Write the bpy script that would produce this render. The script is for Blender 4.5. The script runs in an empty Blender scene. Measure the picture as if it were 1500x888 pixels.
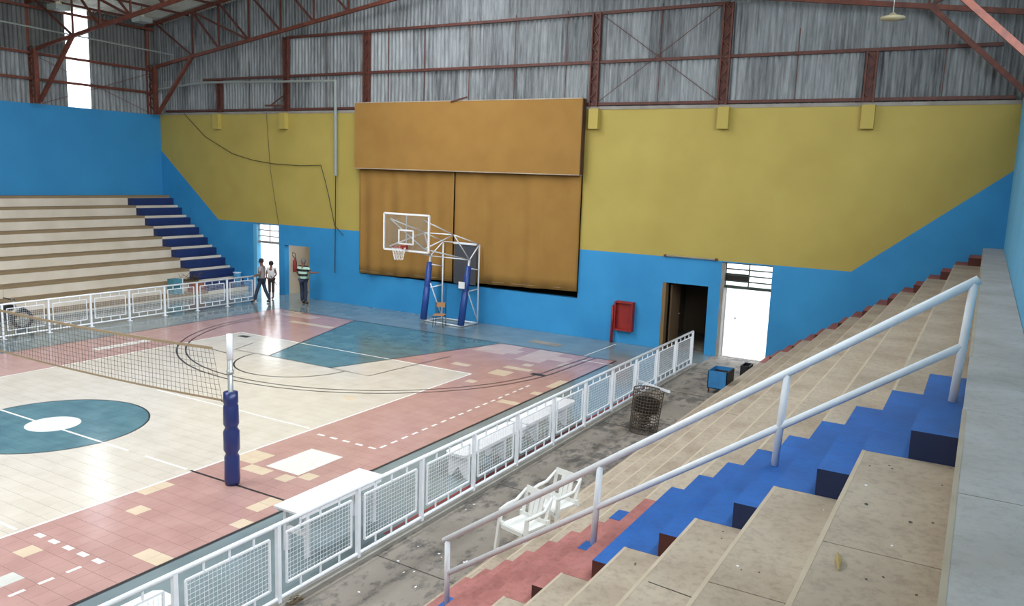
import bpy, math, random
from mathutils import Vector, Matrix
R = math.radians
random.seed(7)
S = bpy.context.scene
COL = S.collection

# ------------------------------------------------------------------ camera
FPX, W_, H_ = 1177.6753, 1500, 888
cd = bpy.data.cameras.new('camera'); cam = bpy.data.objects.new('camera', cd); COL.objects.link(cam)
yaw, pitch, roll = R(30.2161), R(-8.9379), R(1.964)
fwd = Vector((-math.sin(yaw)*math.cos(pitch), math.cos(yaw)*math.cos(pitch), math.sin(pitch)))
rgt = Vector((math.cos(yaw), math.sin(yaw), 0)); upv = rgt.cross(fwd)
r2 = rgt*math.cos(roll) + upv*math.sin(roll); u2 = -rgt*math.sin(roll) + upv*math.cos(roll)
m = Matrix((r2, u2, -fwd)).transposed().to_4x4(); m.translation = Vector((0, 0, 5.4049))
cam.matrix_world = m
cd.sensor_fit = 'HORIZONTAL'; cd.sensor_width = 36; cd.lens = FPX/W_*36; cd.clip_start = 0.05; cd.clip_end = 300
S.camera = cam
CAMLOC = Vector((0, 0, 5.4049))
def pix(p):
    d = Vector(p) - CAMLOC; z = d.dot(fwd)
    if z <= 0.1: return None
    return (750 + FPX*d.dot(r2)/z, 444 - FPX*d.dot(u2)/z)

# ------------------------------------------------------------------ light
wd = bpy.data.worlds.new('world'); S.world = wd; wd.use_nodes = True
bg = wd.node_tree.nodes['Background']; bg.inputs[0].default_value = (0.86, 0.93, 1.0, 1); bg.inputs[1].default_value = 5.0
S.view_settings.view_transform = 'Standard'; S.view_settings.look = 'None'
S.view_settings.exposure = 0.08; S.view_settings.gamma = 1.0; S.view_settings.use_curve_mapping = False
def area(name, loc, size, energy, direction, color=(1, .97, .93)):
    l = bpy.data.lights.new(name, 'AREA'); l.shape = 'RECTANGLE'; l.size, l.size_y = size; l.energy = energy; l.color = color
    o = bpy.data.objects.new(name, l); COL.objects.link(o); o.location = loc
    o.rotation_euler = Vector(direction).to_track_quat('-Z', 'Y').to_euler(); return o
# area lights added to brighten the hall, at made-up openings out of view
area('ridge_fill', (-16.7, 9.0, 13.55), (2.6, 24.0), 2600, (0, 0, -1), (.97, .98, 1))
area('side_fill', (1.2, 6.0, 9.6), (24, 2.6), 2000, (-1, 0, -.3), (.86, .93, 1))

# ------------------------------------------------------------------ constants of the place
YE = 24.82; ZT = 7.68; XL = -33.87; XR = 0.47
YC = 9.035; TP = 0.285
XO = -9.196; XV = XO - 9*TP; XVL = XV - 32*TP; XLO = XVL - 9*TP
YB = YC + 46*TP; YV = YC + 9.05
XF = -7.10; FY0 = 6.658; FDY = 1.4731
XLF = -25.264; LY0 = 12.856; LDY = 1.396

# ------------------------------------------------------------------ materials
def lin(c):
    return tuple(((v/255)/12.92 if v/255 <= .04045 else ((v/255+.055)/1.055)**2.4) for v in c)
def mat(name, rgb, rough=.6, metal=0, spec=.5, var=.0, scale=3., bump=0., bscale=40., rgb2=None, trans=0., emit=0., speck=0.):
    m = bpy.data.materials.new(name); m.use_nodes = True; nt = m.node_tree; b = nt.nodes['Principled BSDF']
    c = lin(rgb); b.inputs['Base Color'].default_value = (*c, 1); b.inputs['Roughness'].default_value = rough
    b.inputs['Metallic'].default_value = metal; b.inputs['Specular IOR Level'].default_value = spec
    if var or rgb2:
        geo = nt.nodes.new('ShaderNodeNewGeometry'); n = nt.nodes.new('ShaderNodeTexNoise'); n.inputs['Scale'].default_value = scale; n.inputs['Detail'].default_value = 6
        nt.links.new(geo.outputs['Position'], n.inputs['Vector'])
        cr = nt.nodes.new('ShaderNodeValToRGB'); cr.color_ramp.elements[0].position = .3; cr.color_ramp.elements[1].position = .7
        c2 = lin(rgb2) if rgb2 else tuple(v*(1-var) for v in c)
        cr.color_ramp.elements[0].color = (*c2, 1); cr.color_ramp.elements[1].color = (*c, 1)
        nt.links.new(n.outputs['Fac'], cr.inputs['Fac']); nt.links.new(cr.outputs['Color'], b.inputs['Base Color'])
    if speck:
        src = b.inputs['Base Color'].links[0].from_socket
        geo = nt.nodes.new('ShaderNodeNewGeometry'); n = nt.nodes.new('ShaderNodeTexNoise'); n.inputs['Scale'].default_value = 14; n.inputs['Detail'].default_value = 10; n.inputs['Roughness'].default_value = .8
        nt.links.new(geo.outputs['Position'], n.inputs['Vector']); cr = nt.nodes.new('ShaderNodeValToRGB'); cr.color_ramp.elements[0].position = .34; cr.color_ramp.elements[1].position = .52
        cr.color_ramp.elements[0].color = (1-speck, 1-speck, 1-speck, 1); cr.color_ramp.elements[1].color = (1, 1, 1, 1); nt.links.new(n.outputs['Fac'], cr.inputs[0])
        mx = nt.nodes.new('ShaderNodeMix'); mx.data_type = 'RGBA'; mx.blend_type = 'MULTIPLY'; mx.inputs[0].default_value = 1; nt.links.new(src, mx.inputs[6]); nt.links.new(cr.outputs[0], mx.inputs[7]); nt.links.new(mx.outputs[2], b.inputs['Base Color'])
    if bump:
        geo = nt.nodes.new('ShaderNodeNewGeometry'); n = nt.nodes.new('ShaderNodeTexNoise'); n.inputs['Scale'].default_value = bscale; n.inputs['Detail'].default_value = 4
        bp = nt.nodes.new('ShaderNodeBump'); bp.inputs['Strength'].default_value = bump; bp.inputs['Distance'].default_value = .01
        nt.links.new(geo.outputs['Position'], n.inputs['Vector']); nt.links.new(n.outputs['Fac'], bp.inputs['Height']); nt.links.new(bp.outputs['Normal'], b.inputs['Normal'])
    if emit: b.inputs['Emission Color'].default_value = (*c, 1); b.inputs['Emission Strength'].default_value = emit
    if trans: b.inputs['Transmission Weight'].default_value = trans
    return m
M = {}
M['yellow'] = None
M['white'] = mat('white paint', (226, 226, 228), .45, var=.06, scale=6)
M['pipe_white'] = mat('white enamel pipe', (234, 237, 242), .35, var=.08, scale=9)
M['tan'] = mat('worn tan concrete', (184, 169, 150), .8, var=.16, scale=1.3, bump=.15, bscale=30, rgb2=(158, 141, 122), speck=.28)
M['tan_left'] = mat('tan painted concrete', (142, 122, 92), .8, var=.15, scale=2)
M['slab'] = mat('pale concrete platform', (208, 205, 206), .6, scale=1.2, bump=.2, bscale=35, rgb2=(182, 175, 170))
M['riser_white'] = mat('whitewashed riser', (214, 206, 192), .75, scale=1.0, rgb2=(198, 189, 172))
M['blue_paint'] = mat('blue step paint', (32, 100, 178), .55, scale=2.5, rgb2=(26, 84, 156), bump=.1, speck=.2)
M['navy_paint'] = mat('dark blue step paint', (22, 46, 100), .6, scale=2.5, rgb2=(18, 38, 84))
M['pink_paint'] = mat('faded red step paint', (180, 116, 109), .7, scale=3, rgb2=(152, 92, 86), speck=.3)
M['rust'] = mat('red oxide steel', (98, 52, 40), .6, scale=5, rgb2=(70, 40, 34))
M['rust_bright'] = mat('orange red oxide steel', (118, 62, 45), .6, scale=5, rgb2=(84, 46, 37))
M['cladding'] = mat('weathered corrugated sheet', (150, 156, 156), .6, metal=.0, scale=2.2, rgb2=(108, 114, 116))
M['cladding_dark'] = mat('dull dark corrugated sheet', (92, 94, 94), .7, scale=1.6, rgb2=(72, 74, 74))
def clad(name, hi, lo):
    m = mat(name, hi, .6); nt = m.node_tree; b = nt.nodes['Principled BSDF']
    geo = nt.nodes.new('ShaderNodeNewGeometry'); mp = nt.nodes.new('ShaderNodeMapping'); mp.inputs['Scale'].default_value = (5, 5, .5); nt.links.new(geo.outputs['Position'], mp.inputs[0])
    n = nt.nodes.new('ShaderNodeTexNoise'); n.inputs['Scale'].default_value = 1.5; n.inputs['Detail'].default_value = 8; n.inputs['Roughness'].default_value = .7; nt.links.new(mp.outputs[0], n.inputs['Vector'])
    oi = nt.nodes.new('ShaderNodeObjectInfo'); a = nt.nodes.new('ShaderNodeMath'); a.operation = 'MULTIPLY_ADD'; a.inputs[1].default_value = .22; nt.links.new(oi.outputs['Random'], a.inputs[0]); nt.links.new(n.outputs['Fac'], a.inputs[2])
    cr = nt.nodes.new('ShaderNodeValToRGB'); cr.color_ramp.elements[0].position = .38; cr.color_ramp.elements[1].position = .85; cr.color_ramp.elements[0].color = (*lin(lo), 1); cr.color_ramp.elements[1].color = (*lin(hi), 1); nt.links.new(a.outputs[0], cr.inputs[0])
    nt.links.new(cr.outputs[0], b.inputs['Base Color']); return m
M['cladding'] = clad('weathered corrugated sheet', (158, 164, 166), (66, 70, 73))
M['cladding_dark'] = clad('dull dark corrugated sheet', (104, 106, 104), (62, 64, 64))
M['roofsheet'] = mat('pale roof sheet', (200, 200, 190), .6, scale=2, rgb2=(170, 170, 160))
M['curtain'] = mat('ochre curtain cloth', (152, 114, 54), .9, scale=1.2, rgb2=(143, 105, 48), bump=.08, bscale=200)
M['curtain_dark'] = mat('dark brown edge', (72, 46, 24), .8)
M['grey_floor'] = mat('grey painted concrete', (128, 142, 144), .12, scale=1.4, rgb2=(112, 126, 130), spec=.6)
M['walk'] = mat('dirty grey concrete', (140, 131, 120), .75, scale=.9, rgb2=(110, 103, 94), bump=.25, bscale=18)
def walk_mat():
    m = mat('dirty grey concrete', (146, 137, 126), .75, scale=.9, rgb2=(122, 114, 104), bump=.25, bscale=18); nt = m.node_tree; b = nt.nodes['Principled BSDF']
    src = b.inputs['Base Color'].links[0].from_socket
    geo = nt.nodes.new('ShaderNodeNewGeometry'); mp = nt.nodes.new('ShaderNodeMapping'); mp.inputs['Scale'].default_value = (2.6, 1.5, 1); nt.links.new(geo.outputs['Position'], mp.inputs[0])
    n = nt.nodes.new('ShaderNodeTexNoise'); n.inputs['Scale'].default_value = 1.6; n.inputs['Detail'].default_value = 9; n.inputs['Roughness'].default_value = .72; nt.links.new(mp.outputs[0], n.inputs['Vector'])
    n2 = nt.nodes.new('ShaderNodeTexNoise'); n2.inputs['Scale'].default_value = .45; nt.links.new(geo.outputs['Position'], n2.inputs['Vector'])
    a = nt.nodes.new('ShaderNodeMath'); a.operation = 'MULTIPLY_ADD'; a.inputs[1].default_value = .55; nt.links.new(n2.outputs['Fac'], a.inputs[0]); nt.links.new(n.outputs['Fac'], a.inputs[2])
    cr = nt.nodes.new('ShaderNodeValToRGB'); cr.color_ramp.elements[0].position = .755; cr.color_ramp.elements[1].position = .88; cr.color_ramp.elements[0].color = (0, 0, 0, 1); cr.color_ramp.elements[1].color = (.85, .85, .85, 1); nt.links.new(a.outputs[0], cr.inputs[0])
    mx = nt.nodes.new('ShaderNodeMix'); mx.data_type = 'RGBA'; nt.links.new(cr.outputs[0], mx.inputs[0]); nt.links.new(src, mx.inputs[6]); mx.inputs[7].default_value = (*lin((74, 70, 68)), 1); nt.links.new(mx.outputs[2], b.inputs['Base Color'])
    return m
M['walk'] = walk_mat()
M['walk_dark'] = mat('dark damp stain', (84, 80, 76), .8, scale=6, rgb2=(66, 62, 58))
M['curb'] = mat('grey curb concrete', (152, 148, 140), .75, scale=2, rgb2=(126, 120, 112))
M['black'] = mat('black rubber', (22, 22, 24), .6)
M['blackline'] = mat('black floor paint', (44, 42, 44), .3)
M['whiteline'] = mat('white floor paint', (226, 224, 218), .3)
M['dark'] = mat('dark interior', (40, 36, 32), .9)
M['red'] = mat('red enamel', (150, 34, 30), .5, scale=4, rgb2=(128, 28, 26))
M['navy_pad'] = mat('navy vinyl pad', (24, 40, 98), .35, spec=.6)
M['blue_pad'] = mat('blue vinyl pad', (28, 66, 138), .4, spec=.6)
M['chrome'] = mat('galvanised pipe', (176, 180, 180), .4, metal=.6)
M['conduit'] = mat('grey conduit', (138, 146, 140), .5)
M['net'] = mat('net cord', (84, 76, 66), .8)
M['netband'] = mat('tan net band', (150, 132, 106), .8)
M['greypanel'] = mat('dark grey vinyl', (66, 68, 74), .6)
M['wood'] = mat('tan plywood', (176, 132, 94), .6)
M['greensteel'] = mat('dark green steel', (52, 64, 56), .5)
M['plastic'] = mat('white plastic', (228, 228, 224), .4)
M['bluebox'] = mat('blue sheet steel', (50, 128, 184), .55, scale=5, rgb2=(42, 110, 164))
M['rustwire'] = mat('rusty wire', (98, 88, 76), .8, scale=20, rgb2=(70, 56, 44))
M['beigewall'] = mat('beige corridor wall', (196, 180, 158), .8)
M['extwhite'] = mat('white exterior wall', (240, 240, 238), .8)
M['extground'] = mat('pale exterior paving', (206, 196, 190), .8, scale=1, rgb2=(190, 180, 176))
M['glassy'] = mat('clear acrylic', (235, 240, 240), .05, trans=.95)
M['skin'] = mat('brown skin', (120, 82, 62), .6)
M['hair'] = mat('dark hair', (40, 32, 28), .8)
M['greyhair'] = mat('grey hair', (110, 106, 102), .8)
M['greyshirt'] = mat('grey shirt', (150, 142, 140), .8)
M['jeans'] = mat('dark blue jeans', (40, 50, 70), .8)
M['whitetop'] = mat('white vest', (220, 216, 214), .8)
M['brownpants'] = mat('dark brown trousers', (66, 54, 50), .8)
M['shoes'] = mat('black shoes', (26, 24, 24), .5)
M['lamp'] = mat('cream enamel lamp', (206, 196, 160), .5)
M['teal_plastic'] = mat('teal plastic', (70, 130, 146), .5)
M['leafy'] = mat('dry leaves', (104, 84, 50), .9, scale=20, rgb2=(70, 60, 36))
M['paper'] = mat('white paper', (236, 236, 234), .7)

def wall_paint():
    m = bpy.data.materials.new('end wall two tone paint'); m.use_nodes = True; nt = m.node_tree; b = nt.nodes['Principled BSDF']
    b.inputs['Roughness'].default_value = .7
    geo = nt.nodes.new('ShaderNodeNewGeometry'); sp = nt.nodes.new('ShaderNodeSeparateXYZ'); nt.links.new(geo.outputs['Position'], sp.inputs[0])
    def ma(op, a, bb):
        n = nt.nodes.new('ShaderNodeMath'); n.operation = op
        for i, v in enumerate((a, bb)):
            if isinstance(v, (int, float)): n.inputs[i].default_value = v
            else: nt.links.new(v, n.inputs[i])
        return n.outputs[0]
    X, Z = sp.outputs['X'], sp.outputs['Z']
    # limit height of the blue: horizontal 3.03, rising at both ends
    lS = ma('ADD', ma('MULTIPLY', ma('SUBTRACT', -30.01, X), (6.05-3.03)/(33.86-30.01)), 3.03)
    rS = ma('ADD', ma('MULTIPLY', ma('SUBTRACT', X, -3.2), (5.98-3.03)/(0.45+3.2)), 3.03)
    lim = ma('MAXIMUM', ma('MAXIMUM', lS, rS), 3.03)
    f = ma('LESS_THAN', Z, lim)
    no = nt.nodes.new('ShaderNodeTexNoise'); no.inputs['Scale'].default_value = .7; no.inputs['Detail'].default_value = 7; nt.links.new(geo.outputs['Position'], no.inputs['Vector'])
    def two(a, bb):
        cr = nt.nodes.new('ShaderNodeValToRGB'); cr.color_ramp.elements[0].position = .3; cr.color_ramp.elements[1].position = .7
        cr.color_ramp.elements[0].color = (*lin(a), 1); cr.color_ramp.elements[1].color = (*lin(bb), 1); nt.links.new(no.outputs['Fac'], cr.inputs[0]); return cr.outputs[0]
    mx = nt.nodes.new('ShaderNodeMix'); mx.data_type = 'RGBA'; nt.links.new(f, mx.inputs[0])
    nt.links.new(two((166, 148, 72), (176, 158, 80)), mx.inputs[6]); nt.links.new(two((40, 132, 188), (50, 146, 202)), mx.inputs[7])
    nt.links.new(mx.outputs[2], b.inputs['Base Color'])
    bn = nt.nodes.new('ShaderNodeTexNoise'); bn.inputs['Scale'].default_value = 60; bp = nt.nodes.new('ShaderNodeBump'); bp.inputs['Strength'].default_value = .15; bp.inputs['Distance'].default_value = .01
    nt.links.new(geo.outputs['Position'], bn.inputs['Vector']); nt.links.new(bn.outputs['Fac'], bp.inputs['Height']); nt.links.new(bp.outputs['Normal'], b.inputs['Normal'])
    return m
M['endwall'] = wall_paint()
M['bluewall'] = mat('blue wall paint', (46, 136, 190), .7, scale=.5, rgb2=(40, 126, 180), bump=.12, bscale=60)
M['lightblue'] = mat('light blue wall paint', (96, 172, 212), .7, scale=.6, rgb2=(86, 160, 200))

def tile_mat(name, base, base2):
    # tile colour with the painted teal circle and key lying over it (flat paint, set by place)
    m = bpy.data.materials.new(name); m.use_nodes = True; nt = m.node_tree; b = nt.nodes['Principled BSDF']
    b.inputs['Roughness'].default_value = .16; b.inputs['Specular IOR Level'].default_value = .55
    geo = nt.nodes.new('ShaderNodeNewGeometry'); sp = nt.nodes.new('ShaderNodeSeparateXYZ'); nt.links.new(geo.outputs['Position'], sp.inputs[0])
    def ma(op, a, bb=0., c=None):
        n = nt.nodes.new('ShaderNodeMath'); n.operation = op
        for i, v in enumerate((a, bb) if c is None else (a, bb, c)):
            if isinstance(v, (int, float)): n.inputs[i].default_value = v
            else: nt.links.new(v, n.inputs[i])
        return n.outputs[0]
    X, Y = sp.outputs['X'], sp.outputs['Y']
    dx, dy = ma('SUBTRACT', X, -16.26), ma('SUBTRACT', Y, YC+.1)
    d = ma('SQRT', ma('ADD', ma('MULTIPLY', dx, dx), ma('MULTIPLY', dy, dy)))
    circ = ma('LESS_THAN', d, 1.82); hub = ma('LESS_THAN', d, .52)
    # key: half width 1.22 at free throw line y=16.24, 3.1 at the baseline
    hw = ma('ADD', ma('MULTIPLY', ma('SUBTRACT', Y, 16.24), (3.15-1.2)/(YB-16.24)), 1.2)
    ax = ma('ABSOLUTE', ma('SUBTRACT', X, -16.4))
    key = ma('MULTIPLY', ma('LESS_THAN', ax, hw), ma('GREATER_THAN', Y, 16.24))
    teal = ma('MAXIMUM', circ, key)
    no = nt.nodes.new('ShaderNodeTexNoise'); no.inputs['Scale'].default_value = 2.0; no.inputs['Detail'].default_value = 8; nt.links.new(geo.outputs['Position'], no.inputs['Vector'])
    def two(a, bb):
        cr = nt.nodes.new('ShaderNodeValToRGB'); cr.color_ramp.elements[0].position = .35; cr.color_ramp.elements[1].position = .65
        cr.color_ramp.elements[0].color = (*lin(a), 1); cr.color_ramp.elements[1].color = (*lin(bb), 1); nt.links.new(no.outputs['Fac'], cr.inputs[0]); return cr.outputs[0]
    oi = nt.nodes.new('ShaderNodeObjectInfo')
    def mix(f, a, bb):
        mx = nt.nodes.new('ShaderNodeMix'); mx.data_type = 'RGBA'; nt.links.new(f, mx.inputs[0]); nt.links.new(a, mx.inputs[6]); nt.links.new(bb, mx.inputs[7]); return mx.outputs[2]
    c = mix(teal, two(base, base2), two((80, 110, 116), (94, 126, 131)))
    c = mix(hub, c, two((214, 214, 210), (226, 226, 222)))
    nt.links.new(c, b.inputs['Base Color'])
    bn = nt.nodes.new('ShaderNodeTexNoise'); bn.inputs['Scale'].default_value = 5; bp = nt.nodes.new('ShaderNodeBump'); bp.inputs['Strength'].default_value = .12; bp.inputs['Distance'].default_value = .02
    nt.links.new(geo.outputs['Position'], bn.inputs['Vector']); nt.links.new(bn.outputs['Fac'], bp.inputs['Height']); nt.links.new(bp.outputs['Normal'], b.inputs['Normal'])
    return m
M['tile_beige'] = tile_mat('beige floor tile', (199, 190, 176), (208, 200, 187))
M['tile_pink'] = tile_mat('pink floor tile', (174, 136, 129), (184, 147, 139))
M['tile_tan'] = tile_mat('tan replacement tile', (206, 186, 160), (213, 194, 170))
M['tile_pale'] = tile_mat('pale worn tile', (204, 178, 164), (196, 168, 156))
M['tile_white'] = tile_mat('white worn patch', (214, 212, 206), (196, 196, 190))

# ------------------------------------------------------------------ mesh helpers
class MB:
    def __init__(s): s.v = []; s.f = []; s.mi = []
    def quad(s, pts, mi=0):
        n = len(s.v); s.v += [tuple(p) for p in pts]; s.f.append(tuple(range(n, n+len(pts)))); s.mi.append(mi)
    def box(s, x0, x1, y0, y1, z0, z1, mi=0, top=None, skip=''):
        n = len(s.v); s.v += [(x, y, z) for z in (z0, z1) for y in (y0, y1) for x in (x0, x1)]
        for nm, q in (('b', (0, 2, 3, 1)), ('t', (4, 5, 7, 6)), ('f', (0, 1, 5, 4)), ('k', (2, 6, 7, 3)), ('l', (0, 4, 6, 2)), ('r', (1, 3, 7, 5))):
            if nm in skip: continue
            s.f.append(tuple(n+i for i in q)); s.mi.append(top if (nm == 't' and top is not None) else mi)
        return s
    def bar(s, a, b, w, h=None, up=(0, 0, 1), mi=0):
        a, b = Vector(a), Vector(b); h = h or w; d = (b-a).normalized(); up = Vector(up)
        if abs(d.dot(up)) > .98: up = Vector((1, 0, 0))
        x = d.cross(up).normalized(); y = x.cross(d).normalized(); n = len(s.v)
        for p in (a, b):
            for sx, sy in ((-1, -1), (1, -1), (1, 1), (-1, 1)): s.v.append(tuple(p + x*sx*w/2 + y*sy*h/2))
        for q in ((0, 3, 2, 1), (4, 5, 6, 7), (0, 1, 5, 4), (1, 2, 6, 5), (2, 3, 7, 6), (3, 0, 4, 7)): s.f.append(tuple(n+i for i in q)); s.mi.append(mi)
        return s
    def tube(s, pts, r, seg=8, mi=0, cap=True):
        pts = [Vector(p) for p in pts]; rs = r if isinstance(r, (list, tuple)) else [r]*len(pts); base = len(s.v); prev = None
        for i, p in enumerate(pts):
            d = ((pts[min(i+1, len(pts)-1)] - pts[max(i-1, 0)])).normalized()
            if prev is None:
                a = Vector((0, 0, 1)) if abs(d.z) < .9 else Vector((1, 0, 0)); x = d.cross(a).normalized()
            else: x = (prev - d*prev.dot(d)).normalized()
            prev = x; y = d.cross(x)
            for k in range(seg):
                t = 2*math.pi*k/seg; s.v.append(tuple(p + (x*math.cos(t) + y*math.sin(t))*rs[i]))
        for i in range(len(pts)-1):
            for k in range(seg):
                s.f.append((base+i*seg+k, base+i*seg+(k+1) % seg, base+(i+1)*seg+(k+1) % seg, base+(i+1)*seg+k)); s.mi.append(mi)
        if cap:
            s.f.append(tuple(base+k for k in range(seg))[::-1]); s.mi.append(mi)
            s.f.append(tuple(base+(len(pts)-1)*seg+k for k in range(seg))); s.mi.append(mi)
        return s
    def lathe(s, prof, c=(0, 0, 0), seg=16, mi=0):
        base = len(s.v)
        for r, z in prof:
            for k in range(seg):
                t = 2*math.pi*k/seg; s.v.append((c[0]+r*math.cos(t), c[1]+r*math.sin(t), c[2]+z))
        for i in range(len(prof)-1):
            for k in range(seg):
                s.f.append((base+i*seg+k, base+i*seg+(k+1) % seg, base+(i+1)*seg+(k+1) % seg, base+(i+1)*seg+k)); s.mi.append(mi)
        return s
    def mesh(s, name, mats):
        me = bpy.data.meshes.new(name); me.from_pydata(s.v, [], s.f)
        for mm in (mats if isinstance(mats, (list, tuple)) else [mats]): me.materials.append(mm)
        if len(me.materials) > 1:
            for p, i in zip(me.polygons, s.mi): p.material_index = i
        me.update(); return me
    def build(s, name, mats, parent=None, **k):
        return link(name, s.mesh(name, mats), parent, **k)
def link(name, me, parent=None, smooth=False, loc=None, **k):
    o = bpy.data.objects.new(name, me); COL.objects.link(o)
    if parent: o.parent = parent
    if loc: o.location = loc
    if smooth:
        for p in me.polygons: p.use_smooth = True
    return tag(o, **k)
def tag(o, label=None, cat=None, group=None, kind=None):
    if label: o['label'] = label
    if cat: o['category'] = cat
    if group: o['group'] = group
    if kind: o['kind'] = kind
    return o
def thing(name, loc, label, cat, group=None, rz=0):
    o = bpy.data.objects.new(name, None); COL.objects.link(o); o.location = loc; o.rotation_euler = (0, 0, rz); o.empty_display_size = .1
    return tag(o, label, cat, group)
def copy_thing(src, loc=None, rz=None, label=None):
    c = src.copy(); COL.objects.link(c)
    if loc: c.location = loc
    if rz is not None: c.rotation_euler = (0, 0, rz)
    if label: c['label'] = label
    for ch in src.children:
        d = ch.copy(); COL.objects.link(d); d.parent = c
        for g in ch.children:
            e = g.copy(); COL.objects.link(e); e.parent = d
    return c

# ------------------------------------------------------------------ floor
floor = MB().box(-34.0, -7.0, -8, YE+.25, -.3, -.004).build('floor', M['grey_floor'], kind='structure')
floor['label'] = 'glossy grey painted sports hall floor with tiled court'
def on_court_colour(i, j, cx, cy):
    if XVL < cx < XV and cy < YV - .01 and cy > YC - 9.05: base = 'tile_beige'
    else: base = 'tile_pink'
    return base
patches = {}
def patch(x0, x1, y0, y1, key):
    i0 = round((XO-x1)/TP); i1 = max(i0+1, round((XO-x0)/TP)); j0 = round((y0-YC)/TP); j1 = max(j0+1, round((y1-YC)/TP))
    for i in range(i0, i1):
        for j in range(j0, j1): patches[(i, j)] = key
for x0, x1, y0, y1 in [(-11.1, -10.8, 7.26, 7.5), (-9.9, -9.3, 6.36, 6.63), (-9.6, -9.27, 7.78, 8.05), (-9.87, -9.58, 8.36, 8.9), (-11.68, -11.4, 7.85, 8.4),
        (-11.1, -10.82, 5.52, 5.8), (-12.9, -12.3, 18.6, 18.88), (-11.34, -10.77, 18.3, 18.95), (-11.35, -10.74, 19.26, 19.55), (-11.05, -10.78, 19.9, 20.2),
        (-11.4, -11.06, 17.38, 17.68), (-9.53, -9.2, 18.07, 18.93), (-9.53, -9.2, 17.42, 17.7), (-9.8, -9.2, 16.17, 16.47), (-11.1, -10.55, 9.5, 9.8), (-10.4, -10.1, 9.7, 9.95), (-10.0, -9.7, 9.95, 10.2),
        (-11.7, -11.3, 10.0, 10.5), (-13.0, -12.7, 14.2, 14.5), (-21.2, -19.2, 20.5, 20.75), (-23.0, -22.1, 21.8, 22.1)]:
    patch(x0, x1, y0, y1, 'tile_tan')
for x0, x1, y0, y1 in [(-13.6, -12.4, 20.7, 22.1), (-12.4, -12.0, 20.9, 21.5), (-11.9, -10.8, 20.5, 22.1), (-10.9, -10.4, 20.9, 21.6), (-10.45, -10.05, 20.5, 21.0), (-22.6, -20.9, 21.2, 21.9)]:
    patch(x0, x1, y0, y1, 'tile_pale')
patch(-10.7, -10.4, 4.9, 5.2, 'tile_white')
tiles = []
NJ0, NJ1 = -30, 46
for i in range(50):
    for j in range(NJ0, NJ1):
        x1 = XO - i*TP; x0 = x1 - TP; y0 = YC + j*TP; y1 = y0 + TP
        key = patches.get((i, j)) or on_court_colour(i, j, (x0+x1)/2, (y0+y1)/2)
        a = pix(((x0+x1)/2, (y0+y1)/2, 0)); ar = 0
        if a and -10 < a[0] < 1510 and -10 < a[1] < 898:
            c = [pix(p) for p in ((x0, y0, 0), (x1, y0, 0), (x1, y1, 0), (x0, y1, 0))]
            if all(c): ar = abs(sum(c[k][0]*c[(k+1) % 4][1] - c[(k+1) % 4][0]*c[k][1] for k in range(4)))/2
        tiles.append((ar, x0, y0, key))
tiles.sort(key=lambda t: -t[0])
g = .0022
tmesh = {}
for ar, x0, y0, key in tiles[:295]:
    if key not in tmesh:
        tmesh[key] = MB().box(g, TP-g, g, TP-g, -.004, 0).mesh('floor_tile', M[key])
    link('floor_tile', tmesh[key], floor, loc=(x0, y0, 0))
keys = ['tile_beige', 'tile_pink', 'tile_tan', 'tile_pale', 'tile_white']
mb = MB()
for ar, x0, y0, key in tiles[295:]:
    mb.box(x0+g, x0+TP-g, y0+g, y0+TP-g, -.004, 0, keys.index(key), skip='b')
mb.build('tile_field', [M[k] for k in keys], floor, kind='stuff')
# painted lines -----------------------------------------------------
def strip(pts, w, m_, name='court_line', z=.0015, closed=False):
    pts = [Vector((p[0], p[1], 0)) for p in pts]; mb = MB(); n = len(pts)
    L = []
    for i, p in enumerate(pts):
        a = pts[(i-1) % n] if (closed or i > 0) else p; b = pts[(i+1) % n] if (closed or i < n-1) else p
        d = (b-a).normalized(); nn = Vector((-d.y, d.x, 0)); L.append((p+nn*w/2, p-nn*w/2))
    for i in range(n if closed else n-1):
        a, b = L[i], L[(i+1) % n]
        mb.quad([(a[0].x, a[0].y, z), (a[1].x, a[1].y, z), (b[1].x, b[1].y, z), (b[0].x, b[0].y, z)])
    return mb.build(name, m_, floor)
BL, WL = M['blackline'], M['whiteline']
Y0 = YC - 30*TP
strip([(XO, Y0), (XO, YB)], .06, BL); strip([(XO, YB), (XLO, YB)], .06, BL, z=.0018); strip([(XLO, YB), (XLO, Y0)], .05, BL)
strip([(XV, Y0), (XV, YV)], .05, WL); strip([(XVL, YV), (XVL, Y0)], .05, WL); strip([(XVL, YV), (XV, YV)], .05, WL, z=.002)
strip([(XVL, YC), (-13.6, YC)], .05, WL, z=.002); strip([(-13.1, YC), (XV-.15, YC)], .05, WL, z=.002); strip([(XV-.05, YC), (XO, YC)], .05, BL, z=.0022)
strip([(XVL+4, YC+3), (XV-.1, YC+3)], .05, WL, z=.002); strip([(XVL, YC-3), (XV-.1, YC-3)], .05, WL, z=.002)
cx, cy = -16.26, YC+.1
arc = lambda c, r, a0, a1, n=48: [(c[0]+r*math.cos(R(a0+(a1-a0)*k/n)), c[1]+r*math.sin(R(a0+(a1-a0)*k/n))) for k in range(n+1)]
strip(arc((cx, cy), 1.83, 0, 360, 64)[:-1], .035, BL, closed=True, z=.002)
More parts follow.
